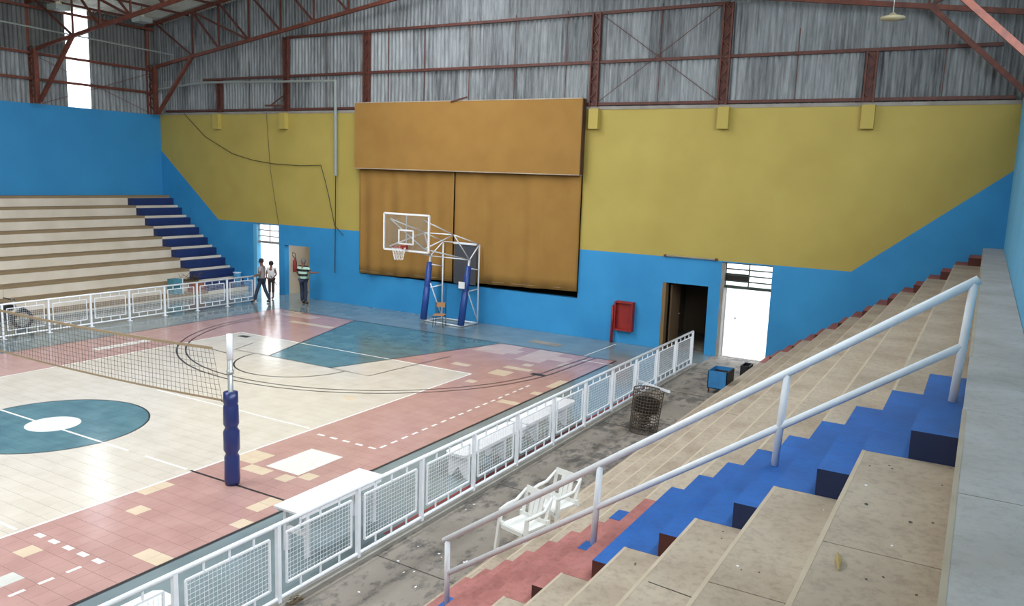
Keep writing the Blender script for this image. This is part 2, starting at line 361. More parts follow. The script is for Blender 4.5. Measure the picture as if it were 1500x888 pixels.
# key outline, free throw circle, three point arcs
KX = -16.4
strip([(KX-1.2, 16.24), (KX+1.2, 16.24), (KX+3.15, YB)], .05, BL, z=.0022); strip([(KX-1.2, 16.24), (KX-3.15, YB)], .05, BL, z=.0022)
strip([(KX+1.2, 16.24), (KX+2.6, 16.2), (KX+2.95, 19.5)], .04, BL, z=.0024)
strip([(KX-1.2, 16.24), (KX-2.6, 16.2), (KX-2.9, 17.2)], .04, BL, z=.0024)
strip(arc((KX, 16.24), 1.75, 180, 360), .05, BL, z=.002)
strip([(-22.7, YB)] + arc((-16.3, 20.1), 6.35, 180, 360) + [(-9.85, YB)], .05, BL, z=.0026)
strip([(-22.45, YB)] + arc((-16.3, 20.1), 6.1, 180, 360) + [(-10.05, YB)], .05, BL, z=.0028)
strip([(-10.2, 24.5), (-10.26, YB)], .05, WL); strip([(-10.05, 21.56), (-9.05, 21.56)], .05, WL, z=.003)
for px, py in ((-10.26, 19.17), (-20.28, 17.69)):
    MB().quad([(px-.2, py-.12, .002), (px+.2, py-.12, .002), (px+.2, py+.12, .002), (px-.2, py+.12, .002)]).build if False else None
    strip([(px-.2, py), (px+.2, py)], .22, BL, 'court_mark', z=.0032)
for k in range(5): strip([(-11.44+.34*k, 11.85), (-11.26+.34*k, 11.85)], .07, WL, 'court_dash', z=.003)
for k in range(18): strip([(-9.87, 11.95+.345*k), (-9.87, 12.14+.345*k)], .06, WL, 'court_dash', z=.003)
for k in range(5): strip([(-11.48+.35*k, 6.12), (-11.3+.35*k, 6.12)], .09, WL, 'court_dash', z=.003)
for k in range(5): strip([(-10.03, 5.9-.37*k), (-10.03, 5.7-.37*k)], .06, WL, 'court_dash', z=.003)
M['wornpatch'] = mat('white worn patch', (224, 222, 216), .4, scale=14, rgb2=(204, 198, 188))
strip([(-10.5, 9.96), (-10.5, 11.13)], .82, M['wornpatch'], 'floor_patch', z=.0035)
strip([(-12.7, 23.15), (-11.55, 23.07)], .42, M['curb'], 'floor_patch', z=.001)
strip([(-22.0, 13.7), (-22.0, 15.5)], .35, M['wornpatch'], 'floor_patch', z=.003)
strip([(-7.33, 9.0), (-7.33, 20)], .05, M['red'], 'floor_edge_strip', z=.002)
# walkway between fence and stand
walk = MB().box(-7.02, .6, -8, YE+.25, -.3, -.002).build('floor_walkway', M['walk'], kind='structure')
walk['label'] = 'rough grey concrete walkway between white fence and stand'
MB().box(-7.16, -7.0, -8, 23.2, -.1, .05).build('trim_1', M['curb'], kind='structure')
MB().box(-5.6, -5.3, -8, YE, -.1, .012).build('floor_strip', M['tan'], walk)
def blob(c, rx, ry, m_, name, seed, z=.001, rot=0, parent=walk):
    rr = random.Random(seed); mb = MB(); pts = []
    for k in range(28):
        t = 2*math.pi*k/28; q = 1 + rr.uniform(-.35, .35); x, y = rx*q*math.cos(t), ry*q*math.sin(t)
        pts.append((c[0]+x*math.cos(rot)-y*math.sin(rot), c[1]+x*math.sin(rot)+y*math.cos(rot), z))
    mb.quad(pts); return mb.build(name, m_, parent)
for y, a in ((11.7, -.03), (8.4, -.05), (16.2, .02), (19.8, .0)):
    MB().bar((-6.98, y, .0), (-5.6, y+a, .0), .018, .004).build('floor_crack', M['walk_dark'], walk)
rr = random.Random(3)
for k in range(16):
    y = rr.uniform(7.0, 12.5); x = rr.uniform(-6.9, -5.7)
    if k > 5: y = rr.uniform(7.2, 9.2); x = rr.uniform(-6.7, -5.8)
    o = blob((x, y), rr.uniform(.008, .02), rr.uniform(.008, .025), M['paper'], 'paper_scrap', 200+k, z=.004, parent=None)
    tag(o, 'tiny white paper scrap littering the grey walkway', 'litter', 'paper scraps on the walkway')

# ------------------------------------------------------------------ walls
def wall_grid(name, holes, x0, x1, z0, z1, y0, y1, m_):
    xs = sorted({x0, x1, *[h[0] for h in holes], *[h[1] for h in holes]}); zs = sorted({z0, z1, *[h[2] for h in holes], *[h[3] for h in holes]})
    mb = MB()
    for a, b in zip(xs, xs[1:]):
        for c, d in zip(zs, zs[1:]):
            if any(h[0] <= a and b <= h[1] and h[2] <= c and d <= h[3] for h in holes): continue
            mb.box(a, b, y0, y1, c, d)
    return mb.build(name, m_, kind='structure')
D1 = (-27.78, -26.2, -.002, 3.0); D2 = (-25.86, -24.4, -.002, 2.18); STG = (-21.55, -11.86, 1.33, 7.6); D3 = (-8.82, -7.32, -.002, 2.19); D4 = (-6.94, -5.4, -.002, 3.0)
wall_grid('wall_end', [D1, D2, STG, D3, D4], XL-.3, XR+1.5, -.002, ZT, YE, YE+.25, M['endwall'])
MB().box(XL-.25, XL, -8, YE, 0, ZT).build('wall_left', M['bluewall'], kind='structure')
MB().box(XR, XR+1.5, -8, YE, 0, ZT+.1).build('wall_right', M['lightblue'], kind='structure')
MB().box(XL-.3, XR+1.5, -8.25, -8, 0, 14.3).build('wall_near', M['riser_white'], kind='structure')
# concrete sill above the paint line
MB().box(XL, XR, YE-.02, YE+.25, ZT, ZT+.1).build('trim_2', M['curb'], kind='structure')
# corbels under the columns
for x, cl_ in ((-29.85, 'mustard concrete corbel below the short column by the blue corner'), (-25.75, 'mustard concrete corbel below the column with the bracket arm'), (-11.5, 'mustard concrete corbel beside the end of the ochre pelmet'), (-7.2, 'mustard concrete corbel above the dark and bright doorways'), (-3.15, 'mustard concrete corbel above the sloping blue paint edge')):
    tag(MB().box(x-.17, x+.17, YE-.2, YE+.002, 7.05, 7.7).build('wall_corbel', M['yellowblock'] if 'yellowblock' in M else M.setdefault('yellowblock', mat('mustard paint', (172, 154, 76), .7))),
        cl_, 'corbel', 'corbels along the top of the yellow wall')
# stage recess behind the curtain
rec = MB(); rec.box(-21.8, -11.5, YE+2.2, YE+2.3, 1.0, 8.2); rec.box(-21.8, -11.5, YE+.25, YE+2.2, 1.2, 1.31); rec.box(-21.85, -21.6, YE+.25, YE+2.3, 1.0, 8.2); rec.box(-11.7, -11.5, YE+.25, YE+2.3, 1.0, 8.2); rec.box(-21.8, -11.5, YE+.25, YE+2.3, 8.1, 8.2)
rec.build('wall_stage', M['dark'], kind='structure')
# doors and transoms
def transom(name, x0, x1, z0, z1, nz, nx, m_, dark=None):
    w = thing(name, ((x0+x1)/2, YE+.15, z0), None, None); w['kind'] = 'structure'
    f = MB(); ox, oz = (x0+x1)/2, z0
    for k in range(nz+1): f.bar((x0-ox, 0, (z1-z0)*k/nz), (x1-ox, 0, (z1-z0)*k/nz), .05 if k else .11, .04 if k else .09)
    for k in range(nx+1): f.bar((x0-ox+(x1-x0)*k/nx, 0, 0), (x0-ox+(x1-x0)*k/nx, 0, z1-z0), .035)
    f.build('window_frame', m_, w)
    if dark:
        for (a, b, c, d) in dark: MB().box(a-ox, b-ox, -.012, .012, c-oz, d-oz).build('dark_pane', M['dark'], w)
    return w
transom('window_1', D1[0]+.2, D1[1], 2.2, 2.98, 3, 2, M['curb'])
transom('window_2', D4[0]+.1, D4[1], 2.24, 2.98, 4, 2, M['greensteel'], [(D4[0]+.12, D4[0]+.8, 2.42, 2.66)])
# jambs
MB().box(D4[0], D4[0]+.1, YE+.0, YE+.25, 0, 2.98).build('trim_3', M['curb'], kind='structure')
MB().box(D1[0], D1[0]+.2, YE+.02, YE+.25, 0, 2.98).build('trim_4', M['lightblue'], kind='structure')
# corridor behind the left inner door
c1 = MB(); c1.box(-26.1, -24.2, 26.5, 26.6, 0, 3); c1.box(-26.1, -25.9, 25.07, 26.6, 0, 3); c1.box(-24.3, -24.15, 25.07, 26.6, 0, 3); c1.build('wall_corridor', M['beigewall'], kind='structure')
MB().box(-26.2, -24.1, YE+.25, 26.6, -.2, -.003).build('floor_corridor', M['grey_floor'], kind='structure')
MB().box(-25.88, -24.31, 26.47, 26.5, 0, .12).build('baseboard_corridor', M['greensteel'], kind='structure')
# dark service room behind the right inner door
c2 = MB(); c2.box(-9.3, -7.0, 28.4, 28.5, 0, 3); c2.box(-9.4, -9.2, 25.07, 28.5, 0, 3); c2.box(-7.2, -7.1, 25.07, 28.5, 0, 3.0); c2.box(-9.4, -7.0, 25.07, 28.5, 2.7, 2.85); c2.build('wall_service', mat('dim brown wall', (96, 82, 66), .8), kind='structure')
MB().box(-9.3, -7.0, YE+.25, 28.5, -.2, -.003).build('floor_service', M['walk'], kind='structure')
MB().box(-8.82, -8.7, YE-.01, YE+.25, 0, 2.19).build('trim_5', mat('brown timber', (120, 96, 62), .7), kind='structure')
d = thing('door_1', (-8.65, 25.15, 0), None, None); d['kind'] = 'structure'
MB().box(0, .05, 0, .85, 0, 2.1).build('door_leaf', mat('brown door', (116, 92, 66), .6), d); MB().tube([(.05, .75, 1.05), (.11, .75, 1.05), (.11, .64, 1.05)], .012).build('door_handle', M['chrome'], d)
# outdoors beyond the two open doors
MB().box(-60, 40, YE+.25, 70, -.4, -.012).build('ground_outside', M['extground'], kind='structure')
MB().box(-7.1, -6.96, 25.07, 36, 0, 3.6).build('wall_outside', M['extwhite'], kind='structure')
MB().box(-12, 6, 36, 36.2, 0, 4.2).build('wall_yard', M['extwhite'], kind='structure')
MB().box(-40, -18, 31, 31.2, 0, 4.0).build('wall_yard_left', M['extwhite'], kind='structure')
lf = thing('open_door', (-6.86, YE+.3, 0), 'white steel door leaf swung open outside the right doorway', 'door')
MB().box(0, .05, 0, 1.3, -.012, 2.2).build('door_leaf', M['white'], lf); MB().tube([(.05, 1.15, 1.05), (.1, 1.15, 1.05)], .02).build('door_knob', M['dark'], lf)

# ------------------------------------------------------------------ stands
def stand(name, label, X0, Z0, run, rise, n, sgn, ysplits, painted, wallx, mats_fn, aisle, block_mats, tan):
    """tiers step down from the wall; sgn=-1: going to -X (right stand), +1: left stand"""
    st = thing(name, (0, 0, 0), label, 'bleachers')
    for k in range(0, n+1):
        xf = X0 + sgn*run*k; xb = (X0 + sgn*run*(k-1)) if k else wallx
        zt = Z0 - rise*k
        for a, b in zip(ysplits, ysplits[1:]):
            gap = .004 if (a, b) not in painted else 0
            x0, x1 = min(xf, xb - 0*sgn), max(xf, xb)
            mb = MB(); mb.box(x0, x1, a+gap, b-gap, .0, zt, 1, top=0)
            mb.build('tier_slab', mats_fn(k, (a, b)), st)
    for (ya, yb), bm in zip(aisle, block_mats):
        for k in range(1, n+1):
            xr = X0 + sgn*run*(k-1); xf = xr + sgn*run*.5; zt = Z0 - rise*(k-(.5 if sgn < 0 else .74))
            mb = MB(); mb.box(min(xr, xf), max(xr, xf), ya, yb, Z0-rise*k, zt, 1, top=0, skip='b')
            mb.build('aisle_step', bm(k), st)
    return st
M['redshade'] = mat('shaded red step side', (92, 40, 34), .7, scale=4, rgb2=(70, 32, 28))  # red side paint, with the shade on block faces put into the colour
M['blueshade'] = mat('shaded blue step side', (22, 40, 84), .6)  # the blue step paint darkened: shade on block faces painted in
M['endred'] = mat('red oxide step paint', (158, 92, 80), .75, scale=4, rgb2=(140, 74, 62))
RX0, RZ0, RRUN, RRISE = 0.0, 3.953, .59, .41
AI = (6.11, 8.17); EI = (23.62, YE-.006)
def rmats(k, seg):
    if k == 0: return [M['tanslab'], M['tan']]
    if seg == AI: return [M['blue_paint'] if k <= 4 else M['pink_paint'], M['blue_paint'] if k <= 4 else M['pink_paint']]
    if seg == EI: return [M['endred'], M['endred']]
    return [M['tan'], M['tan']]
M['tanslab'] = mat('grey tan platform', (204, 197, 193), .5, scale=1.5, rgb2=(180, 170, 161), bump=.15, speck=.22)
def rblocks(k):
    if k <= 3: return [M['blue_paint'], M['blueshade']]
    if k <= 5: return [M['blue_paint'], M['redshade']]
    return [M['pink_paint'], M['redshade']]
rs = stand('spectator_stand', 'tan concrete spectator stand with blue and pink aisle steps', RX0, RZ0, RRUN, RRISE, 9, -1,
           [-7.99, .5, 4.35, 6.11, 8.17, 13.5, 18.5, 23.62, YE-.006], [AI, EI], XR-.006, rmats, [AI, EI], [rblocks, lambda k: [M['endred'], M['redshade']]], True)
# pale nosings on the treads
for k in range(0, 10):
    x = RX0 - RRUN*k; z = RZ0 - RRISE*k
    for a, b in ((-7.99, AI[0]), (AI[1], EI[0])):
        MB().box(x-.004, x+.022, a, b, z-.05, z+.0015).build('nosing', M.setdefault('nosing', mat('pale worn nosing', (194, 178, 156), .8, scale=3, rgb2=(180, 162, 140))), rs)
for (x, y, rx, ry, z) in ((-3.12, 7.12, .1, .1, RZ0-RRISE*5.5), (-3.12, 8.02, .13, .14, RZ0-RRISE*5.5), (-4.87, 7.18, .12, .16, RZ0-RRISE*8.5)):
    MB().box(x-rx, x+rx, y-ry, y+ry, z-.002, z+.003).build('paint_patch', M['blue_paint'], rs)
for y0, k in ((3.4, 1), (2.9, 2), (4.9, 3), (3.3, 3)):
    x = RX0 - RRUN*k; z = RZ0-RRISE*k
    MB().bar((x+.06, y0, z+.001), (x+.5, y0-.05, z+.001), .008, .003).build('crack', M['walk_dark'], rs)
LX0, LZ0, LRUN, LRISE = -33.38, 3.974, .583, .423
LI = (22.65, YE-.006)
def lmats(k, seg):
    if seg == LI and k > 0: return [M['navy_paint'], M['riser_white']]
    return [M['tan_left'], M['riser_white']]
ls = stand('spectator_stand', 'white and tan tiered stand below the plain blue wall', LX0, LZ0, LRUN, LRISE, 9, 1,
           [-7.99, 3, 9, 15, 22.65, YE-.006], [LI], XL+.006, lmats, [LI], [lambda k: [M['navy_paint'], M['navy_paint']]], True)

for k in range(0, 10):
    x = LX0 + LRUN*k; z = LZ0 - LRISE*k
    MB().box(x-.02, x+.008, -7.99, LI[0] if k else YE-.006, z-.1, z+.004).build('nosing', M['tan_left'], ls)
# ------------------------------------------------------------------ handrail of the aisle
hr = thing('handrail', (-2.5, 7.18, 0), 'white pipe handrail running down the blue aisle steps', 'handrail')
def hp(x, z): return (x+2.5, 0, z)
MB().tube([hp(.0, 4.74), hp(-4.98, 1.24)], .036, 10).build('top_rail', M['pipe_white'], hr, smooth=True)
MB().tube([hp(-.06, 4.2), hp(-4.9, .87)], .032, 10).build('middle_rail', M['pipe_white'], hr, smooth=True)
for x0, z0, x1, z1 in ((-.08, 3.748, -.03, 4.71), (-1.4, 2.928, -1.36, 3.78), (-3.12, 1.698, -3.09, 2.56), (-4.92, .468, -4.93, 1.27)):
    MB().tube([hp(x0, z0), hp(x1, z1)], .033, 10).build('post', M['pipe_white'], hr, smooth=True)

# ------------------------------------------------------------------ fences
def wire_panel(L, z0, z1, r=.0017):
    mb = MB(); ny = int(L/.058); nz = int((z1-z0)/.058)
    for k in range(1, ny): y = L*k/ny; mb.bar((0, y, z0), (0, y, z1), r*2)
    for k in range(1, nz): z = z0+(z1-z0)*k/nz; mb.bar((0, 0, z), (0, L, z), r*2)
    return mb
def fence(label, X, y0, dy, i0, i1, zt=1.076):
    fe = thing('fence', (X, y0+i0*dy, 0), label, 'fence'); L = dy*(i1-i0)
    MB().tube([(0, 0, zt), (0, L, zt)], .03, 8).build('top_rail', M['pipe_white'], fe, smooth=True)
    MB().tube([(0, 0, .1), (0, L, .1)], .025, 8).build('bottom_rail', M['pipe_white'], fe, smooth=True)
    pm = MB().box(-.028, .028, -.028, .028, .0, zt).box(-.07, .07, -.07, .07, 0, .012).mesh('post', M['pipe_white'])
    for k in range(i1-i0+1): link('post', pm, fe, loc=(0, k*dy, 0))
    a, b, zb, zc = .14, dy-.14, .26, .93
    f = MB(); f.bar((0, a, zb), (0, b, zb), .025); f.bar((0, a, zc), (0, b, zc), .025); f.bar((0, a, zb), (0, a, zc), .025); f.bar((0, b, zb), (0, b, zc), .025)
    for t in (.2, .5, .8):
        y = a+(b-a)*t; f.bar((0, y, zc), (0, y, zt), .02); f.bar((0, y, .1), (0, y, zb), .02)
    fm = f.mesh('panel_frame', M['pipe_white'])
    w = wire_panel(b-a, zb, zc); wm = w.mesh('wire_mesh', M['pipe_white'])
    for k in range(i1-i0):
        p = link('panel_frame', fm, fe, loc=(0, k*dy, 0)); link('wire_mesh', wm, p, loc=(0, a, 0), kind='stuff')
    return fe
fence('white mesh panel fence beside the concrete walkway and benches', XF, FY0, FDY, -3, 11)
fence('white mesh panel fence in front of the white tiered stand', XLF, LY0, LDY, -2, 7)

# ------------------------------------------------------------------ volleyball net and post
vp = thing('volleyball_post', (-10.72, YC, 0), 'grey steel net post wrapped in a navy padded sleeve', 'net post')
MB().tube([(0, 0, 0), (0, 0, 2.62)], .045, 12).build('pole', M['chrome'], vp, smooth=True)
MB().tube([(0, 0, 2.2), (0, 0, 2.64)], .052, 12).build('pole_cap', M['pipe_white'], vp, smooth=True)
MB().tube([(0, 0, 1.95), (0, 0, 2.02)], .062, 12).build('clamp', M['chrome'], vp, smooth=True)
prof = [(.05, .0), (.12, .01), (.13, .08), (.125, .5), (.10, .56), (.135, .62), (.135, .95), (.10, 1.02), (.13, 1.08), (.125, 1.4), (.11, 1.43), (.125, 1.46), (.12, 1.64), (.06, 1.65)]
MB().lathe(prof, seg=14).build('pad_sleeve', M['navy_pad'], vp, smooth=True)
nt_ = thing('volleyball_net', (-16.26, YC, 0), 'sagging tan edged volleyball net strung across the court', 'net')
def ntop(x): t = (x+16.26)/5.2; return 2.22 + .12*t*t - .0*x
def nbot(x): t = (x+16.26)/5.2; return 1.33 + .12*t*t
NX0, NX1 = -21.4, -11.15
def zz(x, f): return nbot(x) + (ntop(x)-nbot(x))*f
mb = MB(); N = 100
for k in range(N+1):
    x = NX0 + (NX1-NX0)*k/N
    e = .22*max(0, (x-(NX1-1.2))/1.2)
    mb.bar((x+16.26+ (0), 0, ntop(x)), (x+16.26+e, 0, nbot(x)), .0045)
for q in range(1, 10):
    f = q/10
    for k in range(20):
        xa = NX0+(NX1-NX0)*k/20; xb = NX0+(NX1-NX0)*(k+1)/20; ex = .22*(1-f) if k == 19 else 0
        mb.bar((xa+16.26, 0, zz(xa, f)), (xb+16.26+ex, 0, zz(xb, f)), .0045)
mb.build('net_mesh', M['net'], nt_, kind='stuff')
for nm, fn, h in (('top_band', ntop, .05), ('bottom_band', nbot, .035)):
    mb = MB(); 
    for k in range(24):
        xa = NX0+(NX1-NX0)*k/24; xb = NX0+(NX1-NX0)*(k+1)/24 + (.2 if (k == 23 and nm == 'bottom_band') else 0)
        mb.bar((xa+16.26, 0, fn(xa)), (xb+16.26, 0, fn(xb)), .012, h)
    mb.build(nm, M['netband'], nt_)
MB().tube([(NX1+16.26, 0, 2.32), (-10.78+16.26, 0, 2.3)], .006, 5).build('top_cord', M['net'], nt_)
MB().tube([(NX1+16.46, 0, 1.44), (-10.85+16.26, 0, 1.45)], .012, 5).build('tie_cord', M['black'], nt_)

# ------------------------------------------------------------------ benches, table
def bench(y0, y1, x0, x1, z, label, plates):
    b = thing('bench', ((x0+x1)/2, (y0+y1)/2, 0), label, 'bench'); w, L = (x1-x0)/2, (y1-y0)/2
    c = .07; t = MB(); top = [(-w+c, -L), (w-c, -L), (w, -L+c), (w, L-c), (w-c, L), (-w+c, L), (-w, L-c), (-w, -L+c)]
    n = len(top); t.v = [(x, y, z-.05) for x, y in top] + [(x, y, z) for x, y in top]; t.f = [tuple(range(n))[::-1], tuple(range(n, 2*n))] + [(i, (i+1) % n, n+(i+1) % n, n+i) for i in range(n)]; t.mi = [0]*(n+2)
    t.build('bench_seat', M['white'], b)
    for p in plates:
        m_ = MB(); yy = -L + 2*L*p
        prof = [(-w+.03, z-.05), (w-.03, z-.05), (w-.02, 0), (w-.1, 0), (0, .2), (-w+.1, 0), (-w+.02, 0)]
        k = len(prof); m_.v = [(x, yy-.03, zz_) for x, zz_ in prof] + [(x, yy+.03, zz_) for x, zz_ in prof]
        m_.f = [(0, 1, 2, 3, 4), (0, 4, 5, 6), (k+4, k+3, k+2, k+1, k), (k+6, k+5, k+4, k)] + [(i, k+i, k+(i+1) % k, (i+1) % k) for i in range(k)]; m_.mi = [0]*len(m_.f)
        m_.build('support_panel', M['white'], b)
    return b
bench(11.45, 13.7, -7.98, -7.5, .47, 'white bench behind the fence, the one closer to the white table', (.06, .62))
bench(13.75, 15.95, -8.0, -7.52, .47, 'white bench behind the fence, the one closer to the wire bin', (.2, .8))
bench(3.3, 5.6, -7.98, -7.55, .45, 'white bench behind the fence, on the pole side of the white table', (.2, .8))
tb = thing('table', (-7.95, 8.52, 0), 'long white table with braced legs against the fence', 'table')
TZ = .72; a0, a1, b0, b1 = -.26, .26, -.9, .9
t = MB(); t.box(a0, a1, b0, b1, TZ-.03, TZ); t.build('table_top', M['white'], tb)
t = MB(); t.box(a0+.02, a0+.05, b0+.05, b1-.05, TZ-.1, TZ-.03); t.box(a1-.05, a1-.02, b0+.05, b1-.05, TZ-.1, TZ-.03); t.build('apron', M['white'], tb)
for yy in (-.72, .72):
    for xx in (a0+.06, a1-.06): MB().box(xx-.025, xx+.025, yy-.03, yy+.03, 0, TZ-.03).build('leg', M['white'], tb)
    MB().box(a0+.06, a1-.06, yy-.02, yy+.02, .3, .38).build('crossbar', M['white'], tb)
    MB().bar((0, yy, .36), (0, yy*.45, TZ-.04), .04).build('brace', M['white'], tb)

# ------------------------------------------------------------------ plastic chairs
def plastic_chair(loc, rz, label):
    c = thing('plastic_chair', loc, label, 'chair', rz=rz)
    s = MB(); s.box(-.22, .22, -.22, .2, .41, .44); s.box(-.2, .2, -.235, -.2, .37, .43); s.build('seat', M['plastic'], c)
    b = MB()
    for x, w in ((-.21, .05), (-.075, .06), (0, .07), (.075, .06), (.21, .05)): b.bar((x, .2, .43), (x*1.08, .3, .8), w, .018, up=(0, 1, .2))
    b.bar((-.24, .3, .8), (.24, .3, .8), .02, .09, up=(0, .2, 1)); b.bar((-.21, .21, .46), (.21, .21, .46), .02, .06)
    b.build('backrest', M['plastic'], c)
    for sx in (-1, 1):
        a = MB(); a.tube([(sx*.25, -.22, .62), (sx*.27, -.05, .645), (sx*.27, .12, .66), (sx*.24, .3, .8)], [.022, .026, .024, .02], 6); a.build('armrest', M['plastic'], c, smooth=True)
        for sy, yt in ((-1, -.2), (1, .22)):
            l = MB(); l.bar((sx*.27, sy*.26, 0), (sx*.245, yt, .62 if sy < 0 else .5), .04, .05, up=(0, 1, 0)); l.bar((sx*.25, yt, .43), (sx*.2, yt, .43), .05, .05); l.build('leg', M['plastic'], c)
    return c
plastic_chair((-5.03, 9.16, .263), R(-14), 'white plastic armchair on the lowest tier, the one closer to the pink steps')
plastic_chair((-5.01, 10.03, .263), R(-14), 'white plastic armchair on the lowest tier, the one farther from the pink steps')

# ------------------------------------------------------------------ wire bin, leaning pipe, blue box
wb = thing('wire_bin', (-5.98, 16.15, 0), 'tall rusty wire basket bin on the grey walkway', 'bin')
wb.rotation_euler = (R(-3), R(4), 0)
m_ = MB(); RB, HB = .3, .93
for k in range(30):
    t = 2*math.pi*k/30; m_.bar((RB*math.cos(t), RB*math.sin(t), .0), ((RB+.03)*math.cos(t), (RB+.03)*math.sin(t), HB), .009)
for q in range(15):
    z = HB*q/14; r = RB+.03*z
    for k in range(20):
        t0, t1 = 2*math.pi*k/20, 2*math.pi*(k+1)/20; m_.bar((r*math.cos(t0), r*math.sin(t0), z), (r*math.cos(t1), r*math.sin(t1), z), .012 if q not in (0, 14) else .022)
m_.build('wire_cage', M['rustwire'], wb, kind='stuff')
MB().lathe([(.26, .45), (.27, .72)], seg=20).build('dark_liner', M['dark'], wb)
m_ = MB(); rr = random.Random(9)
for k in range(60): 
    a = rr.uniform(0, 6.28); r = rr.uniform(0, .22); z = rr.uniform(.02, .4); m_.box(r*math.cos(a)-.03, r*math.cos(a)+.03, r*math.sin(a)-.03, r*math.sin(a)+.03, z, z+.03)
m_.build('rubbish', mat('mixed rubbish', (120, 112, 100), .9, scale=15, rgb2=(70, 62, 54)), wb, kind='stuff')
pp = thing('white_bar', (-7.06, 18.5, .48), 'white steel bar leaning from the fence onto the wire bin', 'bar')
MB().bar((0, 0, 0), (1.7, -2.6, .56), .045).build('bar_tube', M['pipe_white'], pp)
bb = thing('metal_box', (-5.82, 20.25, 0), 'blue open topped steel box on short legs beside the stand', 'box')
t = MB()
for a, b, c, d in ((0, .5, 0, .02), (0, .5, .68, .7), (0, .02, 0, .7)): t.box(a, b, c, d, .13, .6)
t.box(0, .5, 0, .7, .13, .15); t.build('shell', M['bluebox'], bb)
MB().box(.48, .5, 0, .7, .13, .6).build('shaded_side', M['black'], bb)  # side next to the stand coloured black to stand in for shade
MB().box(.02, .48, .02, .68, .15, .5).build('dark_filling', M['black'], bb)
for x, y in ((.02, .02), (.44, .02), (.02, .64), (.44, .64)): MB().box(x, x+.035, y, y+.035, 0, .14).build('leg', M['rust'], bb)
db = thing('crate', (-5.58, 22.6, 0), 'black crate half hidden behind the foot of the stand', 'crate')
t = MB(); t.box(0, .24, 0, .5, 0, .03); t.box(0, .02, 0, .5, 0, .32); t.box(.22, .24, 0, .5, 0, .32); t.box(0, .24, 0, .02, 0, .32); t.box(0, .24, .48, .5, 0, .32); t.build('crate_body', M['black'], db)

# ------------------------------------------------------------------ curtain and pelmet
pl = thing('stage_pelmet', (-16.74, YE-.215, 5.54), 'flat ochre pelmet board above the stage curtains', 'pelmet')
MB().box(-4.9, 4.9, -.12, .12, 0, 2.47).build('board', M['curtain'], pl)
MB().box(-4.9, 4.9, -.13, .13, -.03, .0).build('bottom_edge', M['tan'], pl); MB().box(-4.9, 4.9, -.13, .13, 2.47, 2.5).build('top_edge', M['tan'], pl)
MB().box(4.9, 4.93, -.12, .12, 0, 2.47).build('side_edge', M['curtain_dark'], pl)
MB().bar((-.35, -.14, 2.45), (.35, -.14, 2.6), .05).build('hook_bar', M['rust'], pl)
def curtain(x0, x1, zb0, zb1, label):
    c = thing('stage_curtain', ((x0+x1)/2, YE-.1, 5.5), label, 'curtain'); ox = (x0+x1)/2
    rr = random.Random(int(-x0*10)); ph = [rr.uniform(0, 6.28) for _ in range(6)]
    nx, nz = 60, 10; mb = MB(); hem = MB()
    def P(i, j):
        u = i/nx; f = j/nz; x = x0+(x1-x0)*u; zb = zb0+(zb1-zb0)*u; z = 5.5+(zb-5.5)*f
        y = .035*math.sin(u*23+ph[0]+f*.8) + .03*math.sin(u*41+ph[1]-f) + .02*math.sin(u*9+ph[2]+2*f); y *= (.5+.5*f)
        return (x-ox, y, z-5.5)
    mb.v = [P(i, j) for j in range(nz+1) for i in range(nx+1)]
    mb.f = [(j*(nx+1)+i, j*(nx+1)+i+1, (j+1)*(nx+1)+i+1, (j+1)*(nx+1)+i) for j in range(nz) for i in range(nx)]; mb.mi = [0]*len(mb.f)
    o = mb.build('cloth', M['curtain'], c, smooth=True); o.modifiers.new('s', 'SOLIDIFY').thickness = .012
    for i in range(nx):
        a, b = P(i, nz), P(i+1, nz); hem.bar((a[0], a[1]-.006, a[2]+.09), (b[0], b[1]-.006, b[2]+.09), .012, .02)
    hem.build('hem', M['tan_left'], c)
curtain(-21.58, -17.02, 1.36, 1.44, 'ochre stage curtain on the side nearer the tall white tiered stand')
curtain(-16.98, -11.86, 1.45, 1.58, 'ochre stage curtain on the side nearer the red cabinet')

# ------------------------------------------------------------------ basketball hoop
bh = thing('basketball_hoop', (-16.6, 23.8, 0), 'free standing basketball hoop with blue padded legs before the curtain', 'basketball hoop')
def L_(p): return (p[0]+16.6, p[1]-23.8, p[2])
RL, RR_ = (-17.35, 24.55, 2.93), (-15.75, 24.55, 2.93); FLb, FRb = (-17.6, 23.72, 0), (-15.85, 23.6, 0); FLt, FRt = (-17.6, 24.1, 2.4), (-15.8, 24.0, 2.4)
APL, APR = (-17.0, 22.9, 3.35), (-15.75, 22.9, 3.35); BY = 20.82; BTL, BTR, BBL, BBR = (-16.9, BY+.06, 3.9), (-15.5, BY+.06, 3.9), (-16.9, BY+.06, 3.0), (-15.5, BY+.06, 3.0)
def tb_(a, b, r=.022, nm='frame_tube', mm='pipe_white'): MB().tube([L_(a), L_(b)], r, 6).build(nm, M[mm], bh, smooth=True)
for a, b in ((RL, APL), (RR_, APR), (APL, BTL), (APR, BTR), (FLt, APL), (FRt, APR), (FLt, BBL), (FRt, BBR), (APL, BBL), (APR, BBR), (RL, RR_), (FLt, FRt), (FLt, RL), (FRt, RR_), (APL, APR), (BTL, BBR)): tb_(a, b)
for X_ in (-17.35, -15.75):
    tb_((X_, 24.55, 0), (X_, 24.55, 2.93), .03, 'rear_post')
    tb_((X_, 24.55, 1.3), (X_-.1, 23.95, 1.25)); tb_((X_, 24.55, 2.0), (X_-.1, 24.0, 2.1)); tb_((X_, 24.55, .1), (X_-.12, 23.95, 1.4))
